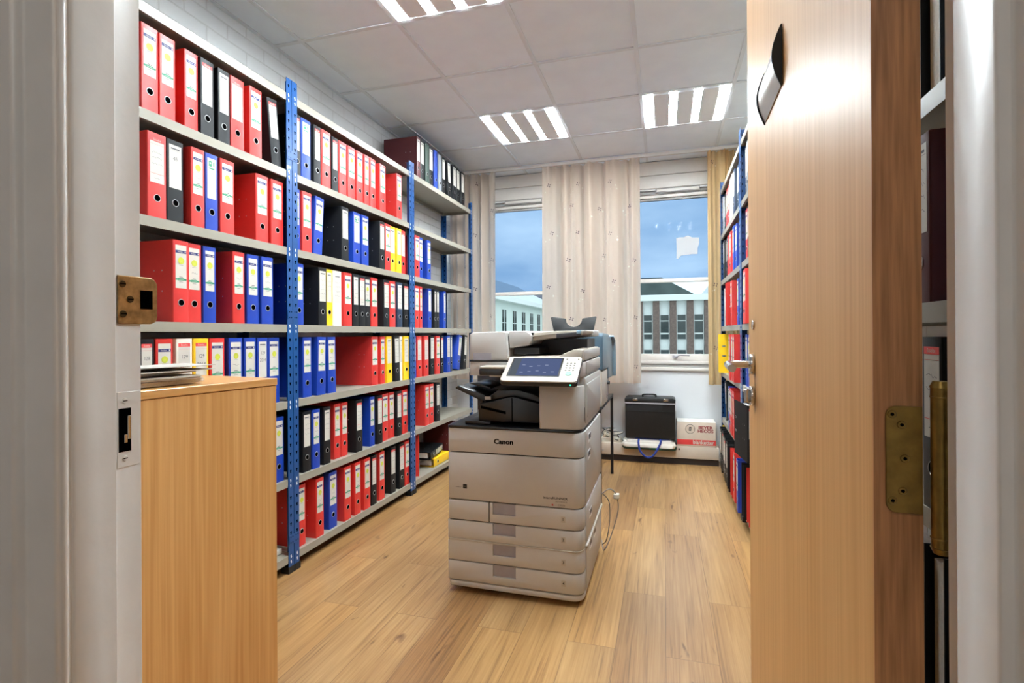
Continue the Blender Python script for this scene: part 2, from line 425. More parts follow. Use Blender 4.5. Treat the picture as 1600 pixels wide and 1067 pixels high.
# ceiling: tile field with holes for the luminaires, T-bars, unseen slab added above to block light
GX = [XL, -1.932, -1.336, -.740, -.145, .450, XR]
GY = [YF, .605, 1.218, 1.831, 2.444, 3.057, 3.670, 4.283, 4.880, YB]
LAMPS = [(2, 6), (4, 6), (2, 3), (4, 3)]
c = MB()
for i in range(len(GX)-1):
    for j in range(len(GY)-1):
        if (i, j) in LAMPS: continue
        z = H + .004
        c.poly([(GX[i], GY[j], z), (GX[i], GY[j+1], z), (GX[i+1], GY[j+1], z), (GX[i+1], GY[j], z)])
c.box(XL-.2, XR+.9, .45, YB+.25, 2.97, 3.1)
ceil = struct(c.build('ceiling', MT['ceil'], smooth=False, solid=False), 'suspended ceiling of square white tiles', 'ceiling')
t = MB()
for x in GX[1:-1]: t.box(x-.012, x+.012, YF, YB, H-.003, H+.003)
for y in GY[1:-1]: t.box(XL, XR, y-.012, y+.012, H-.0026, H+.0034)
t.box(XL, XL+.02, YF, YB, H-.004, H+.003).box(XR-.02, XR, YF, YB, H-.004, H+.003)
t.build('ceiling_grid', MT['tbar'], ceil)

# recessed louvre luminaires
hp = MB(); tp = []; lp = []
LX, LY = .571, .589
hp.box(-LX/2, LX/2, -LY/2, LY/2, .055, .06)
hp.box(-LX/2, LX/2, -LY/2, -LY/2+.012, .002, .055).box(-LX/2, LX/2, LY/2-.012, LY/2, .002, .055)
sx = [-.2415, -.0805, .0805, .2415]; sw = .0275
PR = -.0065
hp.box(-LX/2, sx[0]-sw, -LY/2+.012, LY/2-.012, .002, .055).box(sx[3]+sw, LX/2, -LY/2+.012, LY/2-.012, .002, .055)
for k in range(3): hp.box(sx[k]+sw, sx[k+1]-sw, -LY/2+.016, LY/2-.016, PR, .055)
house_me = hp.mesh('housing', MT['lampw'])
tube_me = MB().box(-sw+.001, sw-.001, -LY/2+.016, LY/2-.016, PR+.0006, .05).mesh('tube', MT['tube'])
lv = MB(); ys = []
for k in range(13):
    y = -LY/2 + .028 + k*(LY-.056)/12
    ys += [y-.0022, y+.0022]
xs_ = [-sw+.0005, -sw+.0025, sw-.0025, sw-.0005]
for k in range(len(ys)-1):
    for q in range(3):
        if q != 1 or k % 2 == 0: lv.box(xs_[q], xs_[q+1], ys[k], ys[k+1], PR-.003, PR+.0004)
louvre_me = lv.mesh('louvre', MT['louvre'], weld=1e-5)
lamp_lab = ['louvred ceiling lamp above the window end, left of two, over the middle curtain', 'louvred ceiling lamp above the window end, right of two, beside the door',
            'louvred ceiling lamp cut by the top edge of the photo, above the shelves', 'louvred ceiling lamp nearer the doorway over the open door']
for (i, j), lab in zip(LAMPS, lamp_lab):
    L = thing('ceiling_lamp', lab, 'lamp', ((GX[i]+GX[i+1])/2, (GY[j]+GY[j+1])/2, H), group='louvred ceiling lamps')
    put('housing', house_me, L)
    for x in sx:
        put('tube', tube_me, L, (x, 0, 0)); put('louvre', louvre_me, L, (x, 0, 0))

# ================================================================= WINDOWS
def window(k, a, b, zbar, handle):
    y0, y1 = YB+.06, YB+.13
    f = MB()
    f.box(a-.05, a+.045, y0, y1, WZ0-.1, WZ1+.04).box(b-.045, b+.05, y0, y1, WZ0-.1, WZ1+.04)
    f.box(a+.045, b-.045, y0, y1, WZ1-.035, WZ1+.04).box(a+.045, b-.045, y0, y1, WZ0-.1, WZ0+.02)
    root = struct(f.build('window_%d' % k, MT['winframe'], bevel=.004), '%s window with a blue upper pane and a clear lower pane' % ('left', 'right')[k-1], 'window')
    MB().box(a+.045, b-.045, y0-.006, y1-.01, zbar-.018, zbar+.018).build('transom', MT['winframe'], root, bevel=.004)
    MB().box(a+.045, b-.045, y0-.012, y0, WZ0-.075, WZ0-.045).build('sash_ledge', MT['winframe'], root, bevel=.004)
    MB().box(a-.05, b+.05, YB-.022, YB+.06, WZ0-.135, WZ0-.1).build('sill', MT['winframe'], root, bevel=.004)
    MB().box(a+.046, b-.046, y0+.03, y0+.036, zbar+.017, WZ1-.034).build('upper_pane', MT['glass_up'], root)
    MB().box(a+.046, b-.046, y0+.03, y0+.036, WZ0+.019, zbar-.017).build('lower_pane', MT['glass_lo'], root)
    m = (a+b)/2 + .03
    v = MB().box(a+.05, b-.05, YB+.02, y0, WZ1-.028, WZ1+.0).box(a+.05, b-.05, YB+.012, y0, WZ1+.004, WZ1+.03, 1).box(a+.05, b-.05, YB+.03, y0, WZ1-.05, WZ1-.034, 1)
    v.box(m-.2, m+.2, YB-.012, YB+.03, WZ1+.012, WZ1+.052, 1).box(m-.19, m+.19, YB-.016, YB-.010, WZ1+.02, WZ1+.044)
    v.build('vent', [MT['winframe'], MT['wingrey']], root, bevel=.002)
    if handle:
        h = MB().cyl((m-.03, y0+.002, WZ0-.005), (m-.03, y0-.03, WZ0-.005), .011).tube([(m-.03, y0-.03, WZ0-.005), (m+.01, y0-.036, WZ0+.012), (m+.10, y0-.036, WZ0+.010)], .007)
        h.box(m-.055, m-.005, y0-.006, y0+.001, WZ0-.018, WZ0+.008)
        h.build('window_handle', MT['cgrey'], root)
    return root
window(1, W1[0], W1[1], 1.615, False)
window(2, W2[0], W2[1], 1.70, True)
# thin irregular white patch on the upper right pane
nx0, nx1 = .118, .325; ny = YB+.086
outl = [(.118, 2.105), (.145, 2.112), (.19, 2.112), (.225, 2.125), (.26, 2.105), (.327, 2.10), (.325, 2.05), (.312, 2.0), (.31, 1.945), (.25, 1.945), (.16, 1.935), (.135, 1.905), (.118, 1.91), (.12, 2.0)]
tag(MB().prism(outl, 'y', ny-.0012, ny).build('white_patch', MT['patchw'], smooth=False), 'irregular white patch on the upper right window pane', 'paper')

# curtains
def curtain(x0, x1, ztop, zbot, waves, amp, seed, mats, name, label, pleat=0.):
    rnd = random.Random(seed)
    ph = [rnd.uniform(0, 6.28) for _ in range(5)]
    Wd = x1-x0; folds = [rnd.uniform(.12, .3), rnd.uniform(.42, .52), rnd.uniform(.6, .68), rnd.uniform(.8, .9)]
    def pt(u, v, off=0.):
        z = ztop + (zbot-ztop)*v
        x = x0 + Wd*u + .008*math.sin(3*v+ph[3])*math.sin(PI*u)
        a = amp*(.55+.45*v)
        yy = a*math.sin(2*PI*waves*u+ph[0]+.5*math.sin(2*v+ph[1])) + a*.55*math.sin(2*PI*waves*1.73*u+ph[2]-.6*v) + a*.16*math.sin(2*PI*waves*3.1*u+ph[4])
        if pleat: yy += pleat*(1-v)**6*math.sin(2*PI*waves*2.2*u)
        yy += .012*math.exp(-v*14)*math.sin(2*PI*waves*2.6*u)
        for uc in folds: yy += .06*math.exp(-((u-uc)*Wd/.016)**2)*(.35+.65*math.exp(-v*1.5))
        return (x, 4.875 + yy - off, z)
    c = MB(); c.grid(lambda u, v: pt(u, v), max(40, int(Wd*220)), 60)
    # hem band
    # woven motifs: four-leaf pinwheels and pale dots, part of the cloth
    nrow = 8
    for r in range(nrow):
        for q in range(max(2, int(Wd/.26))):
            u = (q + .5 + .32*((r % 2)*2-1) + rnd.uniform(-.12, .12))/max(2, int(Wd/.26)); v = (r+.55+rnd.uniform(-.2, .2))/nrow
            if not (.04 < u < .96 and .02 < v < .98): continue
            for k in range(4):
                t = PI/4 + k*PI/2 + .3; d = .013; l = .0095; wv = .0042
                cu = u + d*math.cos(t)/Wd; cv = v + d*math.sin(t)/(ztop-zbot)
                pts = []
                for (e, s_) in ((-l, 0), (0, wv), (l, 0), (0, -wv)):
                    uu = cu + (e*math.cos(t+.5)-s_*math.sin(t+.5))/Wd; vv = cv + (e*math.sin(t+.5)+s_*math.cos(t+.5))/(ztop-zbot)
                    pts.append(pt(uu, vv, .0016))
                c.poly(pts, 1)
            for k in range(3):
                uu = u + rnd.uniform(-.07, .07)/Wd; vv = v + rnd.uniform(.02, .1)/(ztop-zbot)*1.0
                if not (.02 < uu < .98 and vv < .98): continue
                rr = rnd.uniform(.004, .0075)
                c.poly([pt(uu+rr*math.cos(z)/Wd, vv+rr*math.sin(z)/(ztop-zbot), .0015) for z in [PI*i/4 for i in range(8)]], 2)
    return tag(c.build(name, mats, angle=60, solid=False), label, 'curtain', None)
CM = [MT['curtain'], MT['motif'], MT['motif2']]
curtain(-2.09, -1.59, 2.795, .74, 3.6, .028, 3, CM, 'curtain', 'beige patterned curtain behind the window end of the left shelves')
curtain(-1.115, -.205, 2.795,   .735, 4.5, .042, 5, CM, 'curtain', 'wide beige patterned curtain hanging between the two windows')
curtain(.375, .775, 2.795, .735, 6, .022, 9, [MT['curtain_y'], MT['motif'], MT['motif2']], 'curtain', 'golden pleated curtain at the right edge of the right window', .012)
rl = tag(MB().box(XL+.01, XR-.01, 4.862, 4.896, 2.797, 2.826).build('curtain_rail', MT['winframe'], bevel=.003), 'white curtain rail along the ceiling above the windows', 'curtain rail')

# low ledge along the window wall
lg = thing('low_ledge', 'low beige boxed ledge with dark plinth under the window', 'ledge', (0, 0, 0))
MB().box(-.62, .462, 4.935, YB-.002, .058, .165).build('ledge_box', MT['ledge'], lg, bevel=.003)
MB().box(-.62, .462, 4.955, YB-.002, .0, .058).build('plinth', MT['plinth'], lg)
MB().cyl((-.56, 4.936, .095), (-.56, 4.931, .095), .008, n=12).build('screw_cap', MT['cgrey'], lg)
MB().cyl((.125, 4.936, .140), (.125, 4.931, .140), .008, n=12).build('screw_cap', MT['plinth'], lg)

# ================================================================= SHELVING
DEP = .306
ZS = [2.405, 2.018, 1.632, 1.245, .862, .470, .090]
def post_mesh(sy, hz, sxn):
    """L-angle with its corner at y=0, front flange toward sy, facing +x (sxn=1) or -x"""
    p = MB(); e = .0018
    p.box(0, e*sxn, 0, sy*.038, .03, hz).box(0, -.036*sxn, 0, sy*e, .03, hz)
    p.box(-.04*sxn, .006*sxn, 0, sy*.042, 0, .034, 1)
    z = .06; k = 0
    fx = (e+.0004)*sxn
    while z < hz-.02:
        near = any(abs(z - (s-.02)) < .045 for s in ZS)
        if not near:
            yc = sy*.021
            p.box(fx-.0003*sxn, fx, yc-.0035, yc+.0035, z, z+.014, 2).box(fx-.0003*sxn, fx, yc-.0055, yc+.0055, z+.009, z+.015, 2)
            p.box(-.016*sxn, -.010*sxn, sy*(e+.0003), sy*(e+.0006), z, z+.014, 2)
        z += .044
    for s in ZS:  # bright marks painted where the lit shelf shows through post slots
        for dz in (-.008, -.034):
            yc = sy*.021
            p.add([(fx, yc-.005, s+dz+.006), (fx, yc+.002, s+dz+.010), (fx, yc+.005, s+dz-.004), (fx, yc-.001, s+dz-.009)], [(0, 1, 2, 3)], 3)
    return p.mesh('upright', [MT['post'], MT['foot'], MT['hole'], MT['lit_slot']], solid=False)
POST = {(sy, sxn): post_mesh(sy, 2.482, sxn) for sy in (1, -1) for sxn in (1, -1)}
def shelf_mesh(L):
    s = MB(); a, b = .004, L-.004; f, r = -.0005, -DEP; e = .0016
    s.box(r, f, a, b, -e, 0).box(f-e, f, a+.036, b-.036, -.038, -e).box(f-e, f, a, a+.036, -.030, -e).box(f-e, f, b-.036, b, -.030, -e)
    s.box(f-.014, f-e, a+.04, b-.04, -.038, -.0365).box(r, r+e, a, b, -.038, -e).box(r+e, r+.016, a+.04, b-.04, -.038, -.0365)
    s.box(r+.002, f-.003, a, a+e, -.032, -e).box(r+.002, f-.003, b-e, b, -.032, -e)
    s.box(r+.03, f-.03, a+e, a+.016, -.032, -.0305).box(r+.03, f-.03, b-.016, b-e, -.032, -.0305)
    return s.mesh('shelf', MT['shelf'])
pl = MB().box(.0028, .0042, -.037, .037, -.024, .024, 0)
for yy in (-.026, -.012, .012, .026):
    for zz in (-.014, .014): pl.disc((.0045, yy, zz), (1, 0, 0), .0035, 8, 1)
plate_me = pl.mesh('connector_plate', [MT['post'], MT['hole']], solid=False)
def rack(front, y0, y1, side, label, plates):
    """side 'l': faces +x, local y runs away from the camera; 'r': faces -x (turned half round)"""
    L = y1-y0
    t = thing('shelving_unit', label, 'shelving', (front, y0 if side == 'l' else y1, 0), 0 if side == 'l' else PI, 'blue steel shelving units')
    put('upright', POST[(1, 1)], t, (0, .0015, 0)); put('upright', POST[(-1, 1)], t, (0, L-.0015, 0))
    put('upright', POST[(1, -1)], t, (-DEP-.001, .0015, 0)); put('upright', POST[(-1, -1)], t, (-DEP-.001, L-.0015, 0))
    me = shelf_mesh(L)
    for z in ZS: put('shelf', me, t, (0, 0, z))
    if plates:
        for z in (2.10, 1.295, .165): put('connector_plate', plate_me, t, (0, L if side == 'l' else 0, z))
    return t
FX = -1.8045; RX = .470
rack(FX, .915, 2.205, 'l', 'blue and grey steel shelving bay nearest the doorway, left side', True)
rack(FX, 2.205, 3.503, 'l', 'blue and grey steel shelving bay in the middle of the left side', True)
rack(FX, 3.503, 4.775, 'l', 'blue and grey steel shelving bay by the window, left side, partly empty', False)
rack(RX, .985, 2.275, 'r', 'steel shelving bay behind the open door, seen through its hinge gap', True)
rack(RX, 2.275, 3.573, 'r', 'middle steel shelving bay on the right, mostly hidden behind the door', True)
rack(RX, 3.573, 4.775, 'r', 'steel shelving bay on the right nearest the right window', False)

# ================================================================= BINDERS
BH, BD = .318, .285
COLN = dict(r='red', b='blue', k='black', y='yellow', w='white', m='maroon', g='dark green', s='grey', n='dark blue')
COLM = dict(r='red', b='blue', k='black', y='yellow', w='white', m='maroon', g='green', s='slate', n='navy')
_cache = {}
def cover_me(col, w, slots):
    key = ('c', col, w, slots)
    if key not in _cache:
        c = MB(); t = .003; D = BD
        pts = [(-D, 0), (-.004, 0), (-.001, .0012), (0, .004), (0, w-.004), (-.001, w-.0012), (-.004, w), (-D, w), (-D, w-t), (-t, w-t), (-t, t), (-D, t)]
        c.prism(pts, 'z', 0, BH)
        for yy, sg in ((-.0004, -1), (w+.0004, 1)):
            if slots:
                for zz in (.139, .219):
                    c.prism(rrect(-D+.020, -D+.052, zz-.006, zz+.006, .0058, 5), 'y', yy, yy+.0006*sg, 1)
                    c.prism(rrect(-D+.025, -D+.047, zz-.0025, zz+.0025, .0024, 4), 'y', yy+.0003*sg, yy+.0008*sg, 2)
            for zz in (.120, .200):
                for xx in (-.055, -.095):
                    c.disc((xx, yy, zz), (0, sg, 0), .0028, 8, 1)
        _cache[key] = c.mesh('cover', [MT[COLM[col]], MT['steel'], MT['hole']], angle=50)
    return _cache[key]
def paper_me(w):
    key = ('p', w)
    if key not in _cache:
        _cache[key] = MB().box(-BD+.012, -.03, .005, w-.012, .006, BH-.022).mesh('paper_block', MT['paper'])
    return _cache[key]
def ring_me():
    if 'ring' not in _cache:
        r = MB(); r.torus((.0002, 0, 0), (1, 0, 0), .0127, .0015, 22, 6, 0).disc((.0012, 0, 0), (1, 0, 0), .0122, 22, 1)
        _cache['ring'] = r.mesh('finger_ring', [MT['steel'], MT['hole']])
    return _cache['ring']
def label_me(kind, w, var, lines=None):
    lw = round(min(max(w-.02, .024), .058), 4)
    key = ('l', kind, lw, var, lines)
    if key in _cache: return _cache[key]
    rnd = random.Random(hash((kind, var)) % 9999 if False else sum(map(ord, kind))*31+var)
    L = MB(); h = .168; y0, y1 = -lw/2, lw/2; e = .0003
    def R(a, b, c0, c1, m, k=1): L.box(0, .0002+e*k, a, b, c0, c1, m)
    def T(txt, size, yc, zc, m, sxx=1., bold=0.):
        L.text(txt, size, (.0002+e*2.2, yc, zc), (0, 1, 0), (0, 0, 1), m, sx=sxx, bold=bold)
    R(y0, y1, 0, h, 0, .2)
    def scrawl(zc, n, amp, hw):
        x = y0 + hw; z = zc; pts = []
        for i in range(n):
            pts.append((x + (y1-y0-2*hw)*i/(n-1), zc + rnd.uniform(-amp, amp)))
        for p, q in zip(pts, pts[1:]):
            L.add([(.0006, p[0], p[1]-.0005), (.0006, q[0], q[1]-.0005), (.0006, q[0]+.0003, q[1]+.0005), (.0006, p[0]+.0003, p[1]+.0005)], [(0, 1, 2, 3)], 1)
    if kind == 'G':
        z = h*(.865 + .02*(var % 3-1))
        R(y0+.0006, y1-.0006, z-.0055, z+.0055, 2)
        T('bantex', .0085, -lw*.08, z, 0, lw/.052); R(y1-.008, y1-.003, z-.003, z+.003, 0, 2)
        L.disc((.0009, 0, h*.64), (1, 0, 0), .0135, 24, 3)
        R(-lw*.2, lw*.2, h*.535, h*.540, 1)
        R(y0+.0006, y1-.0006, h*.185, h*.225, 4); R(-lw*.27, lw*.27, h*.178, h*.236, 4, 1.5)
        R(-lw*.22, lw*.22, h*.198, h*.206, 0, 2.5); R(-lw*.16, lw*.16, h*.252, h*.266, 1); R(-lw*.18, lw*.18, h*.14, h*.148, 1)
        if var % 2: scrawl(h*.40, 9, .004, lw*.2)
    elif kind == 'R':
        R(y0, y1, h-.014, h, 5); T('Esselte', .0105, 0, h-.007, 0, lw/.05)
        R(y0+.001, y1-.001, h*.20, h*.207, 5); R(y0+.001, y1-.001, h*.855, h*.858, 5)
        if not lines:
            for k in range(2 + var % 2): scrawl(h*(.68-.13*k), 11, .004, lw*.14)
            scrawl(h*.1, 6, .003, lw*.3)
    elif kind == 'P':
        R(-lw*.36, lw*.36, h*.90, h*.93, 1)
        R(y0+.002, y1-.002, h*.87, h*.873, 1)
        if not lines:
            for k in range(3 + var % 2): scrawl(h*(.70-.15*k), 12, .005, lw*.12)
    elif kind == 'Q':
        R(y0+lw*.18, y0+lw*.50, h*.80, h*.93, 4); R(y0+lw*.27, y0+lw*.40, h*.86, h*.90, 0, 2)
        R(y0+lw*.68, y0+lw*.78, h*.82, h*.93, 4); R(y0+lw*.18, y0+lw*.80, h*.735, h*.765, 4)
        scrawl(h*.30, 9, .003, lw*.2)
    if lines:
        for k, tx in enumerate(lines.split('|')):
            T(tx, .021, 0, h*(.68-.20*k), 1, lw*.95/.05)
    me = L.mesh('spine_label', [MT['label'], MT['ink'], MT['lnavy'], MT['lime'], MT['lgreen'], MT['lred']], smooth=False, solid=False)
    _cache[key] = me
    return me

_cnt = [0]
def binder(kind, loc, rz, w, lab, group, tilt=0., rev=False, ry=0., lines=None):
    """origin: the spine's lower corner; tilt leans it along its row"""
    _cnt[0] += 1
    col, lk = kind[0], kind[1]
    w = round(math.floor(w/.004+1e-6)*.004, 3)
    t = thing('ring_binder', lab, 'binder', loc, rz, group)
    if tilt or ry: t.rotation_euler = (math.radians(-tilt), math.radians(ry), rz)
    put('cover', cover_me(col, w, rev), t); put('paper_block', paper_me(w), t)
    if lk != 'N':
        zl = .132 if w > .03 else .14
        put('spine_label', label_me(lk, w, _cnt[0] % 4, lines), t, (.0003, w/2, zl))
    if w > .034 and not (col == 'w'):
        put('finger_ring', ring_me(), t, (.0002, w/2, .076))
    return t

LEFT = {
    (1,1):[("rG",1.427,70),("rG",1.5,70),("rG",1.611,66),("kR",1.679,72),("kP",1.767,67),("rR",1.836,80),("rG",1.937,80),("kR",2.083,70,-6.0)],
    (1,2):[("rR",1.452,79),("kP",1.532,74),("rG",1.628,66),("bQ",1.698,69),("rG",1.77,78),("rG",1.983,82),("rG",2.079,86)],
    (1,3):[("rG",1.546,70),("rG",1.619,73),("bG",1.696,66),("rG",1.843,70),("bG",1.924,74),("bG",2.005,80)],
    (1,4):[("kR",1.408,64),("rG",1.479,74),("wR",1.557,77),("yR",1.636,74),("rG",1.715,78),("bG",1.81,80),("bG",1.902,75),("bP",1.98,72),("bG",2.058,79)],
    (1,5):[("bG",2.008,75),("bG",2.086,75)],
    (2,1):[("kR",2.236,60),("bQ",2.299,78),("kR",2.396,62),("rG",2.46,84),("kR",2.569,63),("rG",2.636,80),("rG",2.719,84),("rG",2.81,74),("rG",2.886,63),("rG",2.952,73),("rG",3.07,82),("rG",3.292,79)],
    (2,2):[("bG",2.238,56),("rG",2.298,80),("bG",2.395,80,4.0),("kP",2.644,75),("bQ",2.777,80),("bG",2.867,82),("kR",3.057,72),("rG",3.134,78),("yP",3.216,80),("yP",3.3,74),("rR",3.377,71)],
    (2,3):[("bG",2.235,75),("kP",2.421,74),("yP",2.499,65),("wP",2.568,82),("rG",2.658,86),("kP",2.748,67),("kR",2.822,71),("kG",2.898,70),("rG",2.97,82),("kR",3.108,79),("rG",3.193,84),("nP",3.293,80),("kR",3.385,82)],
    (2,4):[("bG",2.304,74),("bG",2.405,78,1.5),("bG",2.512,80,-1.0),("rG",2.983,84),("rG",3.085,62),("yP",3.166,74,-1.5),("kP",3.256,78,-2.0),("wP",3.346,34),("yP",3.386,82)],
    (2,5):[("kP",2.293,70),("bG",2.367,66),("kP",2.463,67),("rG",2.59,66),("rG",2.658,66),("kR",2.779,74),("bG",2.949,63),("kR",3.022,70),("rG",3.11,84),("rG",3.21,78),("kR",3.295,76),("rG",3.381,82)],
    (2,6):[("rG",2.261,68),("rG",2.393,70),("kR",2.466,46),("bG",2.519,80),("rG",2.654,76),("rG",2.76,71),("rG",2.859,76),("kR",2.945,69),("rG",3.05,74),("yP",3.128,42),("kR",3.203,76),("kR",3.319,80),("rG",3.404,74)],
    (3,0):[("mP",3.627,62),("kP",3.691,74),("gN",3.772,70),("kP",3.85,80),("bN",3.941,64),("sN",4.034,70),("kP",4.11,67),("kP",4.235,76,-4.0),("kP",4.33,84),("kP",4.431,84),("kP",4.541,84)],
    (3,2):[("rG",3.575,82),("bG",3.662,70),("bG",3.798,73)],
    (3,3):[("rG",3.569,74),("rG",3.646,51),("bQ",3.814,66),("kP",3.907,46),("kP",3.958,59),("bP",4.112,54)],
    (3,4):[("bG",3.555,50),("rR",3.613,84),("rR",3.724,84),("kP",3.856,84),("rG",3.945,80),("kR",4.029,64),("bP",4.171,74),("nP",4.249,53),("bQ",4.375,78,13.0),("kP",4.545,76,8.0)],
    (3,5):[("rG",3.735,84),("rG",3.826,84),("kP",3.941,75)],
}
ROWN = {0: 'on the very top shelf', 1: 'top row', 2: 'second row from top', 3: 'third row from top', 4: 'fourth row from top', 5: 'second row from bottom', 6: 'bottom row'}
ORD = ['first', 'second', 'third', 'fourth', 'fifth', 'sixth', 'seventh', 'eighth', 'ninth', 'tenth']
def ordinal_labels(items, where):
    """one label per binder: colour, place among its colour on that shelf, row and bay"""
    tot = {}
    for it in items: tot[it[0][0]] = tot.get(it[0][0], 0) + 1
    seen = {}; out = []
    for it in items:
        c = it[0][0]; seen[c] = seen.get(c, 0) + 1
        if tot[c] == 1: s = 'only %s binder' % COLN[c]
        elif seen[c] == tot[c] and tot[c] == 2: s = 'right-hand %s binder of two' % COLN[c]
        elif tot[c] == 2: s = 'left-hand %s binder of two' % COLN[c]
        elif seen[c] == tot[c]: s = 'rightmost of the %s binders' % COLN[c]
        else: s = '%s %s binder from the left' % (ORD[seen[c]-1], COLN[c])
        out.append(s + ', ' + where)
    return out
BAY = {1: 'left bay nearest the doorway', 2: 'middle bay of left shelves', 3: 'left bay by the window'}
rs = random.Random(11)
SPEC = {(1, 4, 0): '128|BJE', (1, 4, 2): '129|2013', (1, 4, 3): '129|2014', (1, 2, 1): '45', (1, 4, 7): '129|2014'}
for (bay, row), items in LEFT.items():
    labs = ordinal_labels(items, ROWN[row] + ', ' + BAY[bay])
    for k, (it, lab) in enumerate(zip(items, labs)):
        tilt = it[3] if len(it) > 3 else 0.
        back = rs.uniform(.006, .022)
        if row in (4, 5) and it[0][0] == 'r' and bay == 2: back += .012
        if (bay, row, k) in ((2, 6, 2), (2, 6, 9)): back = .05
        if row == 0: back = rs.uniform(.012, .02)
        z = ZS[row] + .0004; w_ = it[2]/1000-.0015
        y = it[1]
        if tilt > 0: z += w_*math.sin(math.radians(tilt)) if False else 0
        if tilt > 0:      # leans away: pivots on its far lower edge
            z += w_*math.sin(math.radians(tilt))
        b_ = binder(it[0], (FX-back, y, z), 0, w_, lab, 'ring binders on the left shelves', tilt, lines=SPEC.get((bay, row, k)))

# bottom shelf of the window bay: turned binder, lying pair, maroon one at the back
g = 'ring binders on the left shelves'
binder('rN', (FX-.03, 3.66, ZS[6]+.0005), math.radians(24), .07, 'red binder turned sideways on the bottom shelf, left bay by the window', g)
def lying(kind, x, y, z, w_, slope, yaw, lab):
    t = binder(kind, (x, y, z), 0, w_, lab, g)
    # spine along y, label readable from the right; lies on its board
    M = Matrix.Rotation(math.radians(yaw), 4, 'Z') @ Matrix.Rotation(math.radians(slope), 4, 'X') @ Matrix.Rotation(-PI/2, 4, 'X')
    t.rotation_euler = M.to_euler(); return t
lying('yN', FX-.03, 3.935, ZS[6]+.0695, .068, 0, 0, 'yellow binder lying flat on the bottom shelf, left bay by the window')
lying('kG', FX-.035, 3.885, ZS[6]+.1325, .060, 3, 6, 'black binder lying on the yellow one, bottom shelf by the window')
binder('mN', (FX-.02, 4.30, ZS[6]+.0005), 0, .08, 'maroon binder standing behind the lying ones on the bottom shelf', g)

# right-hand shelves: spines face the other way, listed from the window toward the camera
RIGHT = {
    (3,1):[("sP",4.735,62),("kP",4.66,74),("rG",4.57,80),("rG",4.48,80),("rG",4.39,80),("wP",4.28,80),("wP",4.19,80),("wP",4.10,80),("nP",3.98,80),("nP",3.88,80),("kP",3.72,80)],
    (3,2):[("sP",4.735,70),("kP",4.64,80),("kP",4.55,80),("rG",4.42,80),("rR",4.33,80),("rG",4.24,80),("rG",4.15,80),("bG",4.04,80),("bG",3.95,80),("bG",3.78,80)],
    (3,3):[("wN",4.72,80),("sP",4.63,80),("rR",4.17,80,0,'rev',.03),("rG",4.04,80,0,'',.01),("bG",3.90,80),("bG",3.78,80),("bG",3.68,80)],
    (3,4):[("yN",4.66,80,0,'rev',.036),("rG",3.95,80,0,'',.035),("rG",3.86,80,0,'',.03),("rG",3.77,80,0,'',.03),("bG",3.67,76)],
    (3,5):[("kP",4.62,76,-12),("bP",4.22,70,0,'',.01),("rG",4.10,80,0,'',.015),("rG",3.99,80,0,'',.02),("rG",3.88,80,0,'',.02),("bG",3.70,80)],
    (3,6):[("yN",4.735,60,0,'',.0),("kP",4.65,76,0,'',.03),("kP",4.55,76,0,'',.035),("kR",4.46,76,0,'',.03),("kP",4.28,76,0,'',.04),("kR",4.17,76,0,'',.045),("kP",4.05,76,0,'',.045),("kR",3.94,76,0,'rev',.05),("rG",3.80,80,0,'rev',.045),("rG",3.70,80,0,'',.04)],
    (2,1):[("nP",3.50,70),("sP",3.40,70),("rG",3.30,80)],
    (2,2):[("rG",3.50,80),("kP",3.39,80),("rG",3.27,80)],
    (2,3):[("bG",3.52,70),("rG",3.43,80,0,'',.01),("rG",3.33,80,0,'',.02)],
    (2,4):[("bG",3.51,80),("bG",3.41,80),("bP",3.31,70)],
    
    (2,6):[("bG",3.50,78,0,'',.045),("kR",3.385,76,0,'rev',.03),("rG",3.27,80,0,'rev',.018)],
    (1,2):[("kN",1.17,76,0,'rev',.0)],
    (1,3):[("mP",1.215,82,0,'',.0)],
    (1,4):[("kR",1.17,76,0,'',.0)],
    (1,5):[("kN",1.17,78,0,'rev',.0)],
    (1,6):[("kN",1.18,76,0,'rev',.0)],
}
BAYR = {3: 'right bay nearest the window', 2: 'middle right bay beside the door', 1: 'right bay behind the door hinge'}
for (bay, row), items in RIGHT.items():
    labs = ordinal_labels(items, ROWN[row] + ', ' + BAYR[bay])
    for it, lab in zip(items, labs):
        tilt = it[3] if len(it) > 3 else 0; rev = len(it) > 4 and it[4] == 'rev'; pro = it[5] if len(it) > 5 else -rs.uniform(.004, .02)
        w_ = it[2]/1000
        z = ZS[row]+.0004
        if not rev:   # spine out
            if tilt: z += w_*math.sin(math.radians(abs(tilt))) if tilt > 0 else 0
            binder(it[0], (RX-pro+.002, it[1], z), PI, w_, lab, 'ring binders on the right shelves', tilt)
        else:         # open side out
            binder(it[0], (RX-pro+.002+BD, it[1]-w_, z), 0, w_, lab, 'ring binders on the right shelves', 0, True)

# ================================================================= DOOR
dA = Vector((.2002, .600, 0)); dang = math.atan2(1.525-.600, .2196-.2002)    # along the leaf
door = struct(thing('door_1', 'open beech veneer door with name plate and lever handle', 'door', dA, dang-PI/2), 'open beech veneer door with name plate and lever handle', 'door')
DL, DT = .925, .0415
MB().box(.0005, DT-.0005, .0012, DL, .012, 2.105).build('leaf', [MT['doorw']], door, bevel=.001, seg=1)
MB().box(.0, DT, -.0012, .0013, .012, 2.105).build('edge_lipping', MT['dooredge'], door)['label'] = 'dark brown door edge'
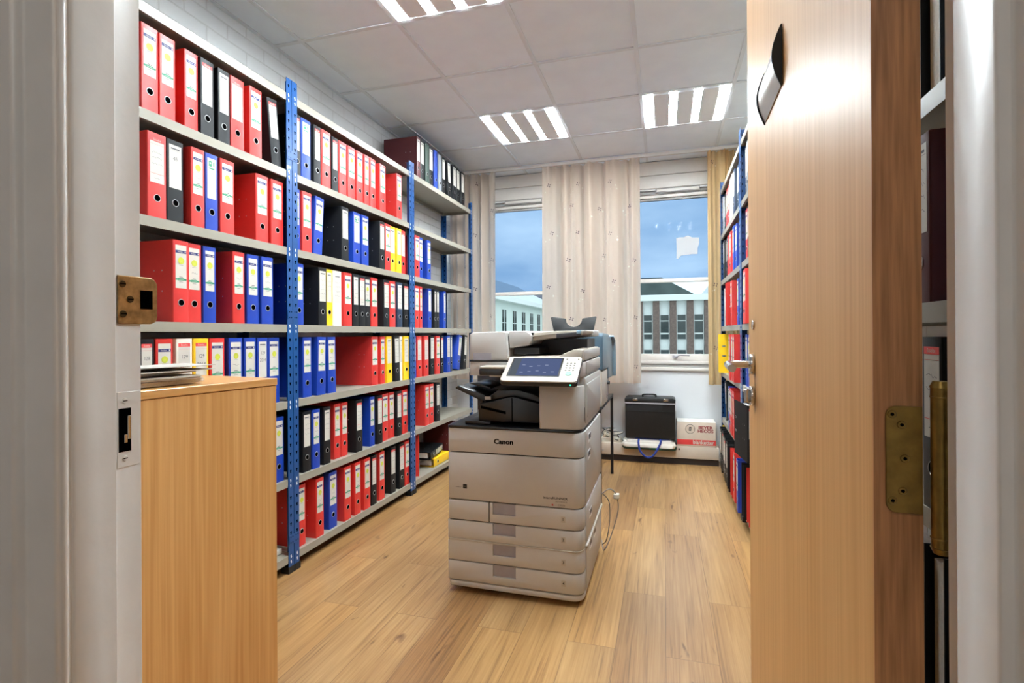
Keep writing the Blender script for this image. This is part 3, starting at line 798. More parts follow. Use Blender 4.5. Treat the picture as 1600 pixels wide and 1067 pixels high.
# hinge leaf on the edge, barrel at the frame
h = MB().prism(rrect(.010, .0405, 1.012, 1.117, (.009, .0005, .0005, .009)), 'y', -.0036, -.0010)
hb = h.build('hinge_leaf', MT['brass'], door, bevel=.0005, seg=1); hb['label'] = 'old brass hinge leaf'
for (xx, zz) in ((.015, 1.109), (.023, 1.099), (.0255, 1.066), (.0235, 1.034), (.015, 1.024)):
    MB().cyl((xx, -.0034, zz), (xx, -.0048, zz), .0042, .0034, 12).cyl((xx, -.0047, zz), (xx, -.005, zz), .0018, .0018, 6, 1).build('hinge_screw', [MT['brass'], MT['hole']], door)
h = MB().cyl((.0515, -.012, .985), (.0515, -.012, 1.137), .0078, n=20).cyl((.0515, -.012, 1.137), (.0515, -.012, 1.143), .0088, .006, 20).cyl((.0515, -.012, .979), (.0515, -.012, .985), .006, .0088, 20)
h.torus((.0515, -.012, 1.128), (0, 0, 1), .0079, .0007, 20, 6).torus((.0515, -.012, .994), (0, 0, 1), .0079, .0007, 20, 6)
h.build('hinge_barrel', MT['brass'], door)['label'] = 'long brass hinge barrel'
# lever handle on its rose, thumb turn below
hy = .832
h = MB().prism(rrect(hy-.026, hy+.026, 1.11-.026, 1.11+.026, .026, 8), 'x', -.011, -.0002)
h.build('handle_rose', MT['chrome'], door, bevel=.002)
path = [(-.009, hy, 1.11), (-.045, hy, 1.11)] + [(-.052-.010*math.sin(a), hy-.012*(1-math.cos(a)), 1.11) for a in (.5, 1.0, 1.5)] + [(-.0625, hy-.05, 1.109), (-.0625, hy-.118, 1.107)]
MB().tube(path, .0095, 14).build('lever_handle', MT['chrome'], door)
h = MB().prism(rrect(hy-.025, hy+.025, 1.03-.025, 1.03+.025, .025, 8), 'x', -.010, -.0002)
h.build('lock_rose', MT['chrome'], door, bevel=.002)
MB().prism(rrect(hy-.0045, hy+.0045, 1.03-.017, 1.03+.017, .004), 'x', -.024, -.010).build('thumb_turn', MT['chrome'], door, bevel=.001)
MB().prism(rrect(hy-.012, hy+.012, 1.21-.012, 1.21+.012, .012, 8), 'x', -.004, -.0002).build('cylinder_cover', MT['chrome'], door, bevel=.001)
# bowed name plate with black end caps
def bow(z0, z1, d, n=14, base=.0):
    pts = [(-.0005, z0)]
    for i in range(n+1):
        t = i/n; pts.append((-(base + d*math.sin(PI*t)), z0+(z1-z0)*t))
    pts.append((-.0005, z1)); return pts
s0, s1 = .440, .632
sg = MB(); sg.prism(bow(1.643, 1.747, .0135, base=.002), 'y', s0+.004, s1-.004)
sp = sg.build('name_plate', MT['signf'], door, angle=50); sp['label'] = 'bowed silver name plate'
for a in (s0, s1-.004):
    MB().prism(bow(1.639, 1.751, .0155, base=.003), 'y', a, a+.004).build('name_plate_cap', MT['foot'], door, bevel=.0006, seg=1)
# ================================================================= CABINET (left, near)
cab = thing('wooden_cabinet', 'beech cabinet with plain end panel left of the doorway', 'cabinet', (-1.2105, 1.40, 0), math.radians(-7.5))
# local: x=0 right face, y=0 far face; body runs to -x and -y
CW, CL, CH = .44, .74, 1.052
MB().box(-CW, 0, -CL, 0, .05, CH-.0235).build('body', MT['cab'], cab, bevel=.0012, seg=1)
MB().box(-CW-.002, .003, -CL-.002, .003, CH-.022, CH).build('top_board', MT['cabtop'], cab, bevel=.0015, seg=1)
MB().box(-CW+.02, -.02, -CL+.01, -.03, 0, .05).build('plinth', MT['plinth'], cab)
for k in (0, 1):
    MB().box(-CW-.018, -CW-.001, -CL+.004+k*(CL/2), -CL/2-.002+k*(CL/2-.002), .06, CH-.03).build('cabinet_door', MT['cab'], cab, bevel=.001, seg=1)
tag(MB().box(-2.08, -1.86, 2.085, 2.185, ZS[6]+.0006, ZS[6]+.026).build('paper_pad', MT['paper'], bevel=.001), 'flat white paper pad on the bottom left shelf beside the blue upright', 'paper')
tag(MB().box(-2.07, -1.90, 1.555, 1.605, ZS[3]+BH+.001, ZS[3]+BH+.002).build('loose_sheet', MT['label']), 'loose white sheet lying on top of the first red binder, third row from top', 'paper')
# loose papers lying on it
cm = Matrix.Translation((-1.2105, 1.40, 0)) @ Matrix.Rotation(math.radians(-7.5), 4, 'Z')
rp = random.Random(4)
stack = [(-.16, -.355, 4, .012), (-.15, -.37, -7, .010), (-.18, -.36, 10, .006), (-.135, -.335, -2, .004), (-.20, -.39, 16, .003), (-.155, -.325, -12, .002)]
zc = CH + .0005
pn = ['lowest paper pile on the beech cabinet', 'second paper pile from the bottom on the beech cabinet', 'twisted paper sheaf in the middle of the cabinet stack', 'thin paper sheaf near the top of the cabinet stack',
      'crooked white sheets second from top on the cabinet', 'topmost white sheet on the beech cabinet']
for (xx, yy, a, th), lab in zip(stack, pn):
    p = MB()
    def sheet(u, v, zz): 
        return ((u-.5)*.21, (v-.5)*.297, zz + .010*max(0, u-.55)**2 * rp.choice((1, 1)) + .02*max(0, v-.7)**2)
    n = max(1, int(th/.0022))
    for k in range(n):
        z0 = k*th/n; j = rp.uniform(-.004, .004); jj = rp.uniform(-.004, .004)
        top = [(sheet(u/4, v/5, z0+th/n*.8)) for v in range(6) for u in range(5)]
        bot = [(q[0], q[1], q[2]-th/n*.7) for q in top]
        fs = [(v*5+u, v*5+u+1, (v+1)*5+u+1, (v+1)*5+u) for v in range(5) for u in range(4)]
        o_ = 30
        fs2 = [tuple(i+o_ for i in f[::-1]) for f in fs]
        rim = [u for u in range(5)] + [v*5+4 for v in range(1, 6)] + [25+u for u in range(3, -1, -1)] + [v*5 for v in range(4, 0, -1)]
        fr = [(rim[i], rim[i]+o_, rim[(i+1) % len(rim)]+o_, rim[(i+1) % len(rim)]) for i in range(len(rim))]
        p.add([(q[0]+j, q[1]+jj, q[2]) for q in top+bot], fs+fs2+fr)
    o = p.build('paper_stack', MT['paper'] if th > .005 else MT['label'], angle=30)
    M_ = cm @ Matrix.Translation((xx, yy, zc)) @ Matrix.Rotation(math.radians(a), 4, 'Z')
    o.matrix_world = M_
    tag(o, lab, 'paper', 'papers on the cabinet'); zc += th+.003

# ================================================================= COPIER
cp = thing('photocopier', 'large beige office copier with four paper drawers and tilted touch screen', 'copier', (-.970, 2.232, 0))
CWD, CD = .628, .640
def slab(x0, x1, z0, z1, v0=0., v1=.07, rl=.012, rr=.045):
    return MB().prism(rrect(x0, x1, v0, v1, (rl, rr, .001, .001), 8), 'z', z0, z1)
B2 = MT['copier']
body = MB().prism(rrect(.004, CWD-.004, .012, CD, (.012, .045, .012, .012), 8), 'z', .05, .757)
body.build('cabinet_body', MT['cseam'], cp)
sb = MB().prism(rrect(0, CWD, 0, CD, (.02, .05, .02, .02), 8), 'z', .026, .052)
sb.build('base_skirt', B2, cp, bevel=.006)
for cx in (.07, CWD-.09):
    for cy in (.1, CD-.08):
        MB().cyl((cx-.012, cy, .0185), (cx+.012, cy, .0185), .018, n=16).box(cx-.016, cx+.016, cy-.02, cy+.02, .024, .03).build('caster', MT['foot'], cp)
slab(0, CWD, .6505, .757, 0, CD-.03).build('front_panel', B2, cp, bevel=.003)
tx = MB().text('Canon', .030, (.272, -.0006, .704), (1, 0, 0), (0, 0, 1), 0, bold=.0013, sx=1.14)
tx.build('maker_logo', MT['hole'], cp, smooth=False, solid=False)['label'] = 'black maker logo'
fd = slab(0, CWD, .4305, .6445, 0, .1).build('front_door', B2, cp, bevel=.003)
MB().box(.075, .094, -.0008, .001, .480, .500, 0).box(.081, .088, -.001, -.0006, .487, .493, 1).build('energy_mark', [MT['cblack'], MT['keyc']], fd, smooth=False, solid=False)
MB().text('ENERGY', .0075, (.053, -.0008, .4855), (1, 0, 0), (0, 0, 1), 0).build('energy_lettering', MT['cdark'], fd, smooth=False, solid=False)
MB().text('imageRUNNER', .0145, (.508, -.0008, .470), (1, 0, 0), (0, 0, 1), 0, bold=.0003, sx=1.2).build('model_lettering', MT['cdark'], fd, smooth=False, solid=False)
MB().text('ADVANCE', .009, (.535, -.0008, .456), (1, 0, 0), (0, 0, 1), 0, sx=1.25).build('series_lettering', MT['keyc'], fd, smooth=False, solid=False)
MB().box(.492, .499, -.0008, .001, .437, .444).build('colour_mark', MT['boxred'], fd, smooth=False, solid=False)
MB().text('C3525i', .011, (.535, -.0008, .441), (1, 0, 0), (0, 0, 1), 0).build('number_lettering', MT['cdark'], fd, smooth=False, solid=False)
drw = [(.3365, .4245, '1', .2045), (.2475, .3305, '2', 0.), (.149, .2375, '3', 0.), (.0575, .143, '4', 0.)]
for z0, z1, num, x0 in drw:
    hx0, hx1 = .218, .326
    hz = z1-.052
    # front with a notch for the pull
    o2 = [(x0, z0), (CWD-.045, z0), (CWD-.045, z1), (hx1, z1), (hx1, hz), (hx0, hz), (hx0, z1), (x0, z1)]
    f = MB().prism(o2, 'y', .0, .10)
    f.prism(rrect(CWD-.0452, CWD, 0, .30, (.0, .045, .001, .001), 8), 'z', z0, z1)
    if not x0: pass
    d = f.build('paper_drawer', B2, cp, bevel=.0022, seg=2)
    d['label'] = 'paper drawer number %s' % num
    MB().box(hx0+.001, hx1-.001, .007, .05, hz+.001, z1-.001).build('drawer_pull', MT['pull'], d)
    q = MB().box(.533, .552, -.0005, .001, z0+.030, z0+.056, 0).text(num, .017, (.5425, -.0009, z0+.043), (1, 0, 0), (0, 0, 1), 1, bold=.0004)
    q.build('drawer_number', [MT['copier2'], MT['cblack']], d, smooth=False, solid=False)
slab(0, .1985, .3365, .4245, 0, .1, .012, .001).build('left_cover', B2, cp, bevel=.0025)
MB().prism(rrect(-.001, CWD+.001, -.003, .3, (.013, .047, .001, .001), 8), 'z', .2385, .2455).build('waist_ridge', MT['copier2'], cp, bevel=.002)
# right-hand side covers
def side(y0, y1, z0, z1, name='side_cover', r=.008, th=.006):
    return MB().prism(rrect(y0, y1, z0, z1, r), 'x', CWD-.004, CWD+th).build(name, B2, cp, bevel=.0025)
MB().box(.1, CWD-.001, .08, CD-.002, .055, .756).build('side_shell', B2, cp, bevel=.004)
side(.075, CD-.01, .262, .425); side(.075, CD-.01, .435, .757); side(.075, CD-.01, .055, .232)
for (yy, zz) in ((.14, .69), (.12, .615), (.16, .335), (.16, .19), (.30, .19)):
    p = MB().box(CWD+.0055, CWD+.0070, yy, yy+.08, zz, zz+.042, 0).box(CWD+.0060, CWD+.0078, yy+.005, yy+.075, zz+.014, zz+.039, 1)
    p.build('side_grip', [MT['lampw'], MT['cdark']], cp, bevel=.0006, seg=1)
MB().prism([(.07, .236), (CD, .244), (CD, .258), (.07, .250)], 'x', CWD-.01, CWD+.012).build('side_rib', MT['copier2'], cp, bevel=.003)
# black output deck
MB().prism(rrect(-.003, CWD-.006, -.004, CD, (.02, .045, .01, .02), 8), 'z', .7575, .771).build('output_deck', MT['cblack'], cp, bevel=.004)
MB().box(.002, .44, .40, CD-.01, .771, 1.0).build('inner_wall', MT['cdark'], cp)
MB().box(.18, .43, .30, .40, .771, .99).build('inner_core', MT['cblack'], cp)
# right column
MB().prism(rrect(.438, CWD, .0, CD, (.006, .055, .01, .01), 8), 'z', .7715, .962).build('column', B2, cp, bevel=.004)
MB().prism(rrect(.446, CWD-.004, .030, CD, (.006, .05, .01, .01), 8), 'z', .9625, 1.0).build('column_neck', B2, cp, bevel=.003)
MB().box(CWD-.0005, CWD+.002, .072, .094, .80, .862).build('column_grip', MT['cdark'], cp, bevel=.0006, seg=1)
MB().prism(rrect(.075, CD-.01, .79, .995, .012), 'x', CWD-.004, CWD+.006).build('side_cover', B2, cp, bevel=.0025)
MB().prism(rrect(.10, CD-.06, .815, .965, .006), 'x', CWD+.004, CWD+.0085).build('side_flap', B2, cp, bevel=.0015)
# stapler finisher under the scanner
fb = MB().prism([(.135, .786), (.435, .786), (.435, .875), (.30, .905), (.135, .865)], 'y', .045, .30)
fin = fb.build('finisher', MT['cblack'], cp, bevel=.006); fin['label'] = 'black finisher unit inside the copier'
MB().box(.298, .302, .0435, .05, .79, .90).build('finisher_seam', MT['hole'], fin)
MB().prism([(.150, .858), (.27, .835), (.27, .823), (.150, .846)], 'y', .0425, .05).build('finisher_slot', MT['hole'], fin)
MB().prism([(.16, .884), (.22, .93), (.32, .935), (.40, .915), (.43, .895), (.43, .875), (.30, .904), (.16, .872)], 'y', .07, .28).build('finisher_hump', MT['cblack'], fin, bevel=.012, seg=3)
MB().box(.165, .195, .052, .056, .886, .900).build('finisher_sticker', MT['label'], fin)
MB().prism([(.012, .935), (.028, .948), (.165, .905), (.165, .878), (.135, .882)], 'y', .06, .30).build('output_tray', MT['cblack'], cp, bevel=.003)
MB().prism([(.06, .952), (.10, .958), (.17, .935), (.17, .928)], 'y', .12, .32).build('upper_tray', MT['cblack'], cp, bevel=.002)
MB().box(.075, .20, .03, .28, .773, .788).build('bottom_tray', MT['cblack'], cp, bevel=.002)
MB().box(.112, .138, .10, .13, .83, .90).build('tray_bracket', MT['cblack'], cp)
MB().cyl((.125, .115, .80), (.125, .115, .832), .014, n=14).build('tray_roller', MT['copier2'], cp)
# scanner body
MB().prism(rrect(.098, CWD, .025, CD, (.012, .03, .01, .01), 6), 'z', 1.0, 1.066).build('scanner_base', B2, cp, bevel=.004)
MB().box(.1, CWD-.01, .022, CD-.01, 1.064, 1.069).build('scanner_gap', MT['cseam'], cp)
MB().box(.128, .150, .0215, .026, 1.044, 1.050).build('scanner_badge', MT['label'], cp)
# document feeder
fe = MB().prism([(.098, 1.070), (.284, 1.070), (.284, 1.088), (.276, 1.20), (.262, 1.204), (.115, 1.199), (.100, 1.190)], 'y', .028, .60)
fe.build('feeder_cover', B2, cp, bevel=.006)
MB().box(.118, .208, .0265, .030, 1.071, 1.104).build('feeder_label', MT['pull'], cp)
MB().prism([(.285, 1.125), (.375, 1.139), (.39, 1.16), (.39, 1.185), (.362, 1.205), (.283, 1.205)], 'y', .060, .58).build('feeder_head', B2, cp, bevel=.004)
MB().box(.30, .42, .085, .5, 1.098, 1.126).build('feeder_rollers', MT['foot'], cp)
MB().prism([(.36, 1.150), (.63, 1.178), (.63, 1.208), (.50, 1.205), (.36, 1.196)], 'y', .40, .60).build('feeder_rear', B2, cp, bevel=.004)
MB().prism([(.284, 1.070), (CWD, 1.070), (CWD, 1.120), (.590, 1.122), (.52, 1.092), (.284, 1.086)], 'y', .026, .60).build('copy_lid', MT['copier2'], cp, bevel=.004)
MB().box(.29, .61, .30, .58, 1.09, 1.165).build('lid_recess', MT['cdark'], cp)
tr = MB().prism([(.385, 1.160), (.620, 1.187), (.625, 1.205), (.50, 1.204), (.385, 1.194)], 'y', .09, .55)
tr.build('document_tray', MT['copier2'], cp, bevel=.003)
MB().prism([(.50, 1.170), (.612, 1.183), (.612, 1.199), (.50, 1.190)], 'y', .084, .10).build('tray_rail', MT['cdark'], cp, bevel=.001)
MB().prism([(.386, 1.176), (.50, 1.190), (.50, 1.194), (.386, 1.184)], 'y', .083, .095).build('tray_edge', MT['copier2'], cp, bevel=.001)
MB().box(.592, .612, .082, .12, 1.190, 1.206).build('tray_stop', MT['hoodl'], cp, bevel=.002)
MB().box(.383, .392, .085, .12, 1.172, 1.196).build('feeder_slot', MT['hole'], cp)
MB().prism(rrect(.075, CD-.01, 1.072, 1.115, .004), 'x', CWD-.004, CWD+.002).build('lid_side', B2, cp, bevel=.001)
MB().prism(rrect(.12, CD-.02, 1.006, 1.062, .004), 'x', CWD-.003, CWD+.005).build('scanner_side', B2, cp, bevel=.0015)
# card shelf left of the panel
MB().prism(rrect(.190, .300, -.095, .02, .015), 'z', 1.040, 1.050).build('card_shelf', MT['copier2'], cp, bevel=.002)
MB().prism(rrect(.188, .302, -.097, .03, .015), 'z', 1.012, 1.0395).build('card_shelf_base', MT['cblack'], cp, bevel=.004)
MB().box(.2, .29, .02, .06, .995, 1.02).build('card_shelf_arm', B2, cp)
# tilted control panel; local frame a = along width, b = up the slope
pb = Vector((0.298, 2.090-2.232, .994)); pt_ = Vector((0.298, 2.255-2.232, 1.090)); PWID = .331
bdir = (pt_-pb); PL = bdir.length; bdir.normalize(); adir = Vector((1, 0, 0)); ndir = adir.cross(bdir)
PM = Matrix(((adir.x, bdir.x, ndir.x, pb.x), (adir.y, bdir.y, ndir.y, pb.y), (adir.z, bdir.z, ndir.z, pb.z), (0, 0, 0, 1)))
def panel(mb, name, mats, parent, **kw): return mb.xf(PM).build(name, mats, parent, **kw)
cpn = panel(MB().prism(rrect(0, PWID, 0, PL, .016), 'z', -.026, -.0065), 'control_panel', MT['cblack'], cp, bevel=.003)
panel(MB().prism(rrect(.0015, PWID-.0015, .0015, PL-.0015, .0155), 'z', -.0065, 0), 'panel_face', MT['copier2'], cpn, bevel=.0015)
panel(MB().prism(rrect(.022, .252, .034, PL-.012, .004), 'z', -.001, .0006), 'screen_bezel', MT['cblack'], cpn)
sc_ = MB().box(.062, .244, .042, PL-.020, .0004, .0012, 0).box(.030, .0615, .042, PL-.020, .0004, .0012, 1)
for k in range(9):
    xx = .075 + (k % 5)*.034; yy = .062 + (k//5)*.045 + (k % 3)*.006
    sc_.box(xx, xx+.014, yy, yy+.004, .0012, .0014, 2)
panel(sc_, 'touch_screen', [MT['screen'], MT['screen2'], MT['screen3']], cpn)
for (kx, kyy, kr) in [(.272+c_*.016, .085+r*.018, .0042) for r in range(4) for c_ in range(3)] + [(.266, PL-.02, .004), (.316, PL-.02, .004)]:
    panel(MB().cyl((kx, kyy, -.0005), (kx, kyy, .0008), kr, n=12), 'key', MT['keyc'], cpn)
panel(MB().cyl((.288, .058, -.001), (.288, .058, .002), .0115, n=24).torus((.288, .058, .001), (0, 0, 1), .0135, .001, 24, 6), 'start_key', MT['start'], cpn)
panel(MB().box(.262, .272, .052, .064, 0, .001).box(.304, .314, .052, .064, 0, .001), 'function_key', MT['louvre'], cpn)
led = MB().box(.300, .306, -.0008, .001, -.018, -.012)
panel(led, 'status_light', MT['led'], cpn)
# power cords on the floor behind
def curve(pts, n=14):
    P = [Vector(p) for p in pts]; P = [P[0]] + P + [P[-1]]; out = []
    for i in range(1, len(P)-2):
        for k in range(n):
            t = k/n; a, b, c, d = P[i-1], P[i], P[i+1], P[i+2]
            out.append(.5*((2*b) + (-a+c)*t + (2*a-5*b+4*c-d)*t*t + (-a+3*b-3*c+d)*t**3))
    return out + [P[-2]]
pc = thing('power_lead', 'grey power cord with white plug looping beside the copier', 'cord', (-.32, 2.90, 0))
MB().tube(curve([(-.02, -.01, .30), (.02, .02, .325), (.055, .03, .30), (.07, .02, .22), (.04, -.01, .10), (.0, -.05, .012), (-.03, .1, .006)]), .0035).build('cord', MT['cableg'], pc)
MB().tube(curve([(-.02, .0, .31), (.02, .01, .26), (.025, .0, .16), (.01, -.02, .06), (-.02, .04, .006)]), .003).build('cord', MT['cableg'], pc)
MB().box(.045, .075, .01, .045, .275, .300).build('plug', MT['cablew'], pc, bevel=.003)

# ================================================================= TABLE AND PRINTER BEHIND
tb = thing('side_table', 'black steel legged table behind the copier', 'table', (-.66, 4.04, 0))
MB().box(-.25, .24, -.45, .45, .655, .68).build('tabletop', MT['tbl'], tb, bevel=.002)
for sxx in (-.238, .218):
    for syy in (-.44, .42):
        MB().box(sxx, sxx+.022, syy, syy+.022, 0, .655).build('leg', MT['tbl'], tb)
MB().box(-.215, .22, .424, .438, .14, .16).build('stretcher', MT['tbl'], tb)
pr = thing('printer', 'blue grey hooded printer with beige base behind the copier', 'printer', (-.65, 4.03, .6805))
MB().box(-.20, .235, -.40, -.04, .0, .245).build('base', MT['copier2'], pr, bevel=.008)
MB().box(-.20, .20, -.03, .38, .0, .16).build('rear_base', MT['cgrey'], pr, bevel=.006)
hd = [(-.39, .25), (-.03, .25), (-.03, .165), (.39, .155), (.36, .36), (.33, .44), (.18, .485), (-.02, .51), (-.30, .515), (-.39, .50)]
MB().prism(hd, 'x', -.21, .24).build('hood', MT['hood'], pr, bevel=.012, seg=3)
MB().prism([(.36, .16), (.395, .16), (.372, .37), (.342, .455), (.19, .497), (.18, .486), (.33, .442), (.358, .36)], 'x', -.212, .262).build('hood_edge', MT['hoodl'], pr, bevel=.003)
MB().cyl((.235, -.07, .14), (.255, -.07, .14), .012, n=12).build('knob', MT['cdark'], pr)
MB().box(.2352, .2372, -.14, -.10, .03, .06).build('rating_plate', MT['cgrey'], pr)
# upright black paper support with a thumb notch
nt_ = [(-.165, 0), (.125, 0), (.150, .135), (.145, .14), (.045, .125)] + [(-.02+.062*math.cos(a), .122-.062*math.sin(a)) for a in [PI*i/12 for i in range(13)]] + [(-.085, .125), (-.19, .14), (-.20, .135)]
ps = MB().prism(nt_, 'y', 0, .008)
o = ps.build('paper_support', MT['foot'], pr, bevel=.002); o.location = (.015, -.16, .505); o.rotation_euler = (math.radians(-14), 0, 0)

# ================================================================= THINGS ON THE LEDGE
zl = .1655
bg = thing('carrier_bag', 'flattened white and green carrier bag with blue strap under the black case', 'bag', (-.14, 5.0, zl))
def blob(x0, x1, y0, y1, z0, z1, mid, seed):
    r_ = random.Random(seed); m = MB()
    prof = rrect(x0, x1, z0, z1, min((z1-z0)*.48, .03), 5)
    nseg = 6; rings = []
    n = len(prof)
    vs = []
    for j in range(nseg+1):
        y = y0+(y1-y0)*j/nseg; sc = 1 - .10*abs(2*j/nseg-1)**3
        cx = (x0+x1)/2; cz = z0
        vs += [((p[0]-cx)*sc+cx + r_.uniform(-.003, .003), y, cz+(p[1]-cz)*sc + (r_.uniform(-.002, .002) if p[1] > z0+.01 else 0)) for p in prof]
    fs = [(j*n+i, j*n+(i+1) % n, (j+1)*n+(i+1) % n, (j+1)*n+i) for j in range(nseg) for i in range(n)] + [tuple(range(n))[::-1], tuple(range(nseg*n, nseg*n+n))]
    return m.add(vs, fs)
blob(-.245, .24, -.13, .12, .0005, .022, 0, 3).build('green_panel', MT['bagg'], bg, angle=60)
blob(-.235, .235, -.135, .125, .018, .040, 0, 5).build('white_panel', MT['bag'], bg, angle=60)
blob(-.215, .22, -.125, .125, .036, .056, 0, 6).build('folded_top', MT['bag'], bg, angle=60)
blob(-.238, .245, -.128, -.069, -.034, .006, 0, 13).build('green_edge', MT['bagg'], bg, angle=60)
blob(-.24, .238, -.138, -.069, -.012, .030, 0, 15).build('white_edge', MT['bag'], bg, angle=60)
tg = MB().text('HORISONT', .022, (.06, -.1305, -.022), (1, 0, 0), (0, 0, 1), 0, bold=.0006)
tg.build('bag_lettering', MT['lgreen'], bg, smooth=False, solid=False)
st = bg
MB().grid(lambda u, v: (-.12+.30*u, -.118+.22*v, .0625+.002*math.sin(7*u+3*v)), 16, 8).build('blue_cloth', MT['strap'], st, solid=False)['label'] = 'blue cloth top'
lp_ = curve([(-.125, -.121, .004), (-.13, -.142, -.02), (-.115, -.148, -.10), (-.055, -.148, -.155), (.0, -.148, -.135), (.05, -.144, -.05), (.065, -.14, -.01), (.06, -.118, .004)], 8)
lp_ = [p+Vector((.04, 0, .0565)) for p in lp_]
rb = MB()
for p, q in zip(lp_, lp_[1:]):
    d = (q-p); d.y = 0; nrm = Vector((-d.z, 0, d.x)).normalized()*.009 if d.length > 1e-6 else Vector((.009, 0, 0))
    rb.add([p-nrm, p+nrm, q+nrm, q-nrm], [(0, 1, 2, 3)])
o = rb.build('strap', MT['strap'], st, solid=False); o['label'] = 'blue strap loop'; sm = o.modifiers.new('thick', 'SOLIDIFY'); sm.thickness = .002
cs = thing('pilot_case', 'black leather pilot case standing on the bags under the window', 'briefcase', (-.13, 4.985, zl+.066))
c_ = MB().prism(rrect(-.219, .222, 0, .335, .012), 'y', -.10, .10); c_.build('case_body', MT['leather'], cs, bevel=.006)
MB().prism([(-.222, .322), (.224, .322), (.226, .362), (.20, .372), (-.20, .372), (-.224, .362)], 'y', -.108, .105).build('lid', MT['leather'], cs, bevel=.006)
MB().box(-.222, .225, -.109, -.106, .316, .328).build('lid_trim', MT['cgrey'], cs)
MB().box(-.21, .212, -.1035, -.10, .245, .25).build('front_seam', MT['foot'], cs)
MB().tube(curve([(-.062, -.03, .372), (-.06, -.03, .392), (.0, -.03, .396), (.05, -.03, .392), (.052, -.03, .372)], 6), .008).build('handle', MT['foot'], cs)
for xx in (-.15, .12): MB().box(xx, xx+.045, -.112, -.104, .345, .366).build('clasp', MT['chrome'], cs, bevel=.002)
bx = thing('cardboard_box', 'closed carton with red band printed blanketter beside the pilot case', 'box', (.272, 5.04, zl+.0005))
MB().box(-.165, .165, -.10, .10, 0, .222).build('carton', MT['box'], bx, bevel=.002)
MB().box(-.163, .163, -.10, -.001, .222, .225).box(-.163, .163, .001, .10, .222, .225).build('top_flap', MT['boxtop'], bx)
pr_ = MB().box(-.165, .165, -.1006, -.1, .018, .064, 0)
pr_.text('blanketter', .050, (.060, -.1012, .0415), (1, 0, 0), (0, 0, 1), 1, bold=.0014, sx=.86)
pr_.text('BEYER', .036, (.078, -.1012, .175), (1, 0, 0), (0, 0, 1), 2, bold=.001, sx=1.2).text('HECOS', .036, (.078, -.1012, .143), (1, 0, 0), (0, 0, 1), 2, bold=.001, sx=1.15)
pr_.box(.008, .15, -.1011, -.1008, .1585, .1600, 2)
pr_.disc((-.052, -.1007, .160), (0, -1, 0), .042, 28, 3).disc((-.052, -.1010, .160), (0, -1, 0), .038, 28, 4)
pr_.prism([(-.064, .144), (-.044, .144), (-.040, .178), (-.060, .178)], 'y', -.1013, -.1011, 5).prism([(-.057, .152), (-.050, .152), (-.047, .170), (-.054, .170)], 'y', -.1015, -.1013, 4)
pr_.build('print', [MT['boxred'], MT['label'], MT['boxtxt'], MT['keyc'], MT['box'], MT['cdark']], bx, smooth=False, solid=False)
# power strip and cables at the left end
pw = thing('power_strip', 'white power strip with tangled leads left of the pilot case', 'power strip', (-.49, 5.0, zl+.0005))
MB().box(-.09, .09, -.03, .03, 0, .04).build('strip', MT['cablew'], pw, bevel=.004)
for k, xx in enumerate((-.06, -.01, .045)):
    MB().cyl((xx, 0, .04), (xx, 0, .085), .017, .013, 14).build('plug', MT['cablew'], pw, bevel=.002)
r_ = random.Random(8)
for k in range(5):
    pts = [(-.06+.05*(k % 3), 0, .086)] + [(r_.uniform(-.11, .12), r_.uniform(-.055, .05), r_.uniform(.05, .135)) for _ in range(5)] + [(r_.uniform(.06, .11), r_.uniform(-.05, .05), .02)]
    MB().tube(curve(pts, 8), .0035, 6).build('lead', MT['cablew'] if k % 2 else MT['cable'], pw)

binder('kR', (.437, 3.11, ZS[5]+.0005), math.radians(-83.6), .076, 'black binder jutting out with its spine toward the door, below the lever handle', 'ring binders on the right shelves', 0, True)
# things lying on the right shelves
hs = thing('small_device', 'small grey device standing on the fourth shelf by the right curtain', 'device', (RX+.09, 4.50, ZS[3]+.0005))
MB().prism([(-.06, 0), (.05, 0), (.05, .03), (.0, .05), (-.04, .13), (-.06, .13)], 'y', -.05, .05).build('shell', MT['cgrey'], hs, bevel=.006)
MB().box(-.062, -.06, -.03, .03, .04, .1).build('display', MT['cdark'], hs)

# ================================================================= OUTSIDE
ground = MB().box(-90, 90, 6, 300, -7.2, -7.0).build('ground', MT['ground']); struct(ground, 'courtyard ground outside the windows', 'ground')
ob = thing('office_building', 'pale building across the courtyard with brick piers and white window bays', 'building', (0, 50, -7))
MB().box(-9.6, 26, .35, 14, 0, 11.2).build('wall', MT['fasc'], ob)
MB().box(-10, 26.4, -.35, 14.4, 11.2, 11.75).build('eave_fascia', MT['fasc'], ob)
MB().prism([(-9.8, 11.75), (2.9, 11.75), (-.2, 13.5), (-9.8, 13.5)], 'y', 1.2, 13).build('roof', MT['roofd'], ob)
MB().prism([(3.4, 11.75), (14, 11.75), (14, 13.3), (4.6, 13.3)], 'y', 1.4, 12).build('roof_light', MT['roofw'], ob)
x = -8.2; k = 0
while x < 12:
    MB().box(x-.29, x+.29, -.05, .40, 0, 11.2).build('brick_pier', MT['pier'], ob)
    for z0 in (10.4-2.85, 10.4-6.1, 10.4-9.35):
        wn = MB(); a, b = x+.33, x+1.17
        wn.box(a, b, .28, .36, z0, z0+2.85, 0)
        wz = [(z0+.10, z0+.55), (z0+.70, z0+1.75), (z0+1.85, z0+2.35)] if True else []
        for (p0, p1) in wz: wn.box(a+.06, b-.06, .26, .29, p0, p1, 1)
        wn.build('window', [MT['fasc'], MT['wpane']], ob)
    x += 1.5; k += 1
wb = thing('wing_building', 'pale green wing with a row of dark windows outside the left window', 'building', (-10, 20, -7))
MB().box(-8, 0, 0, 29, 0, 10.3).build('wall', MT['paint_l'], wb)
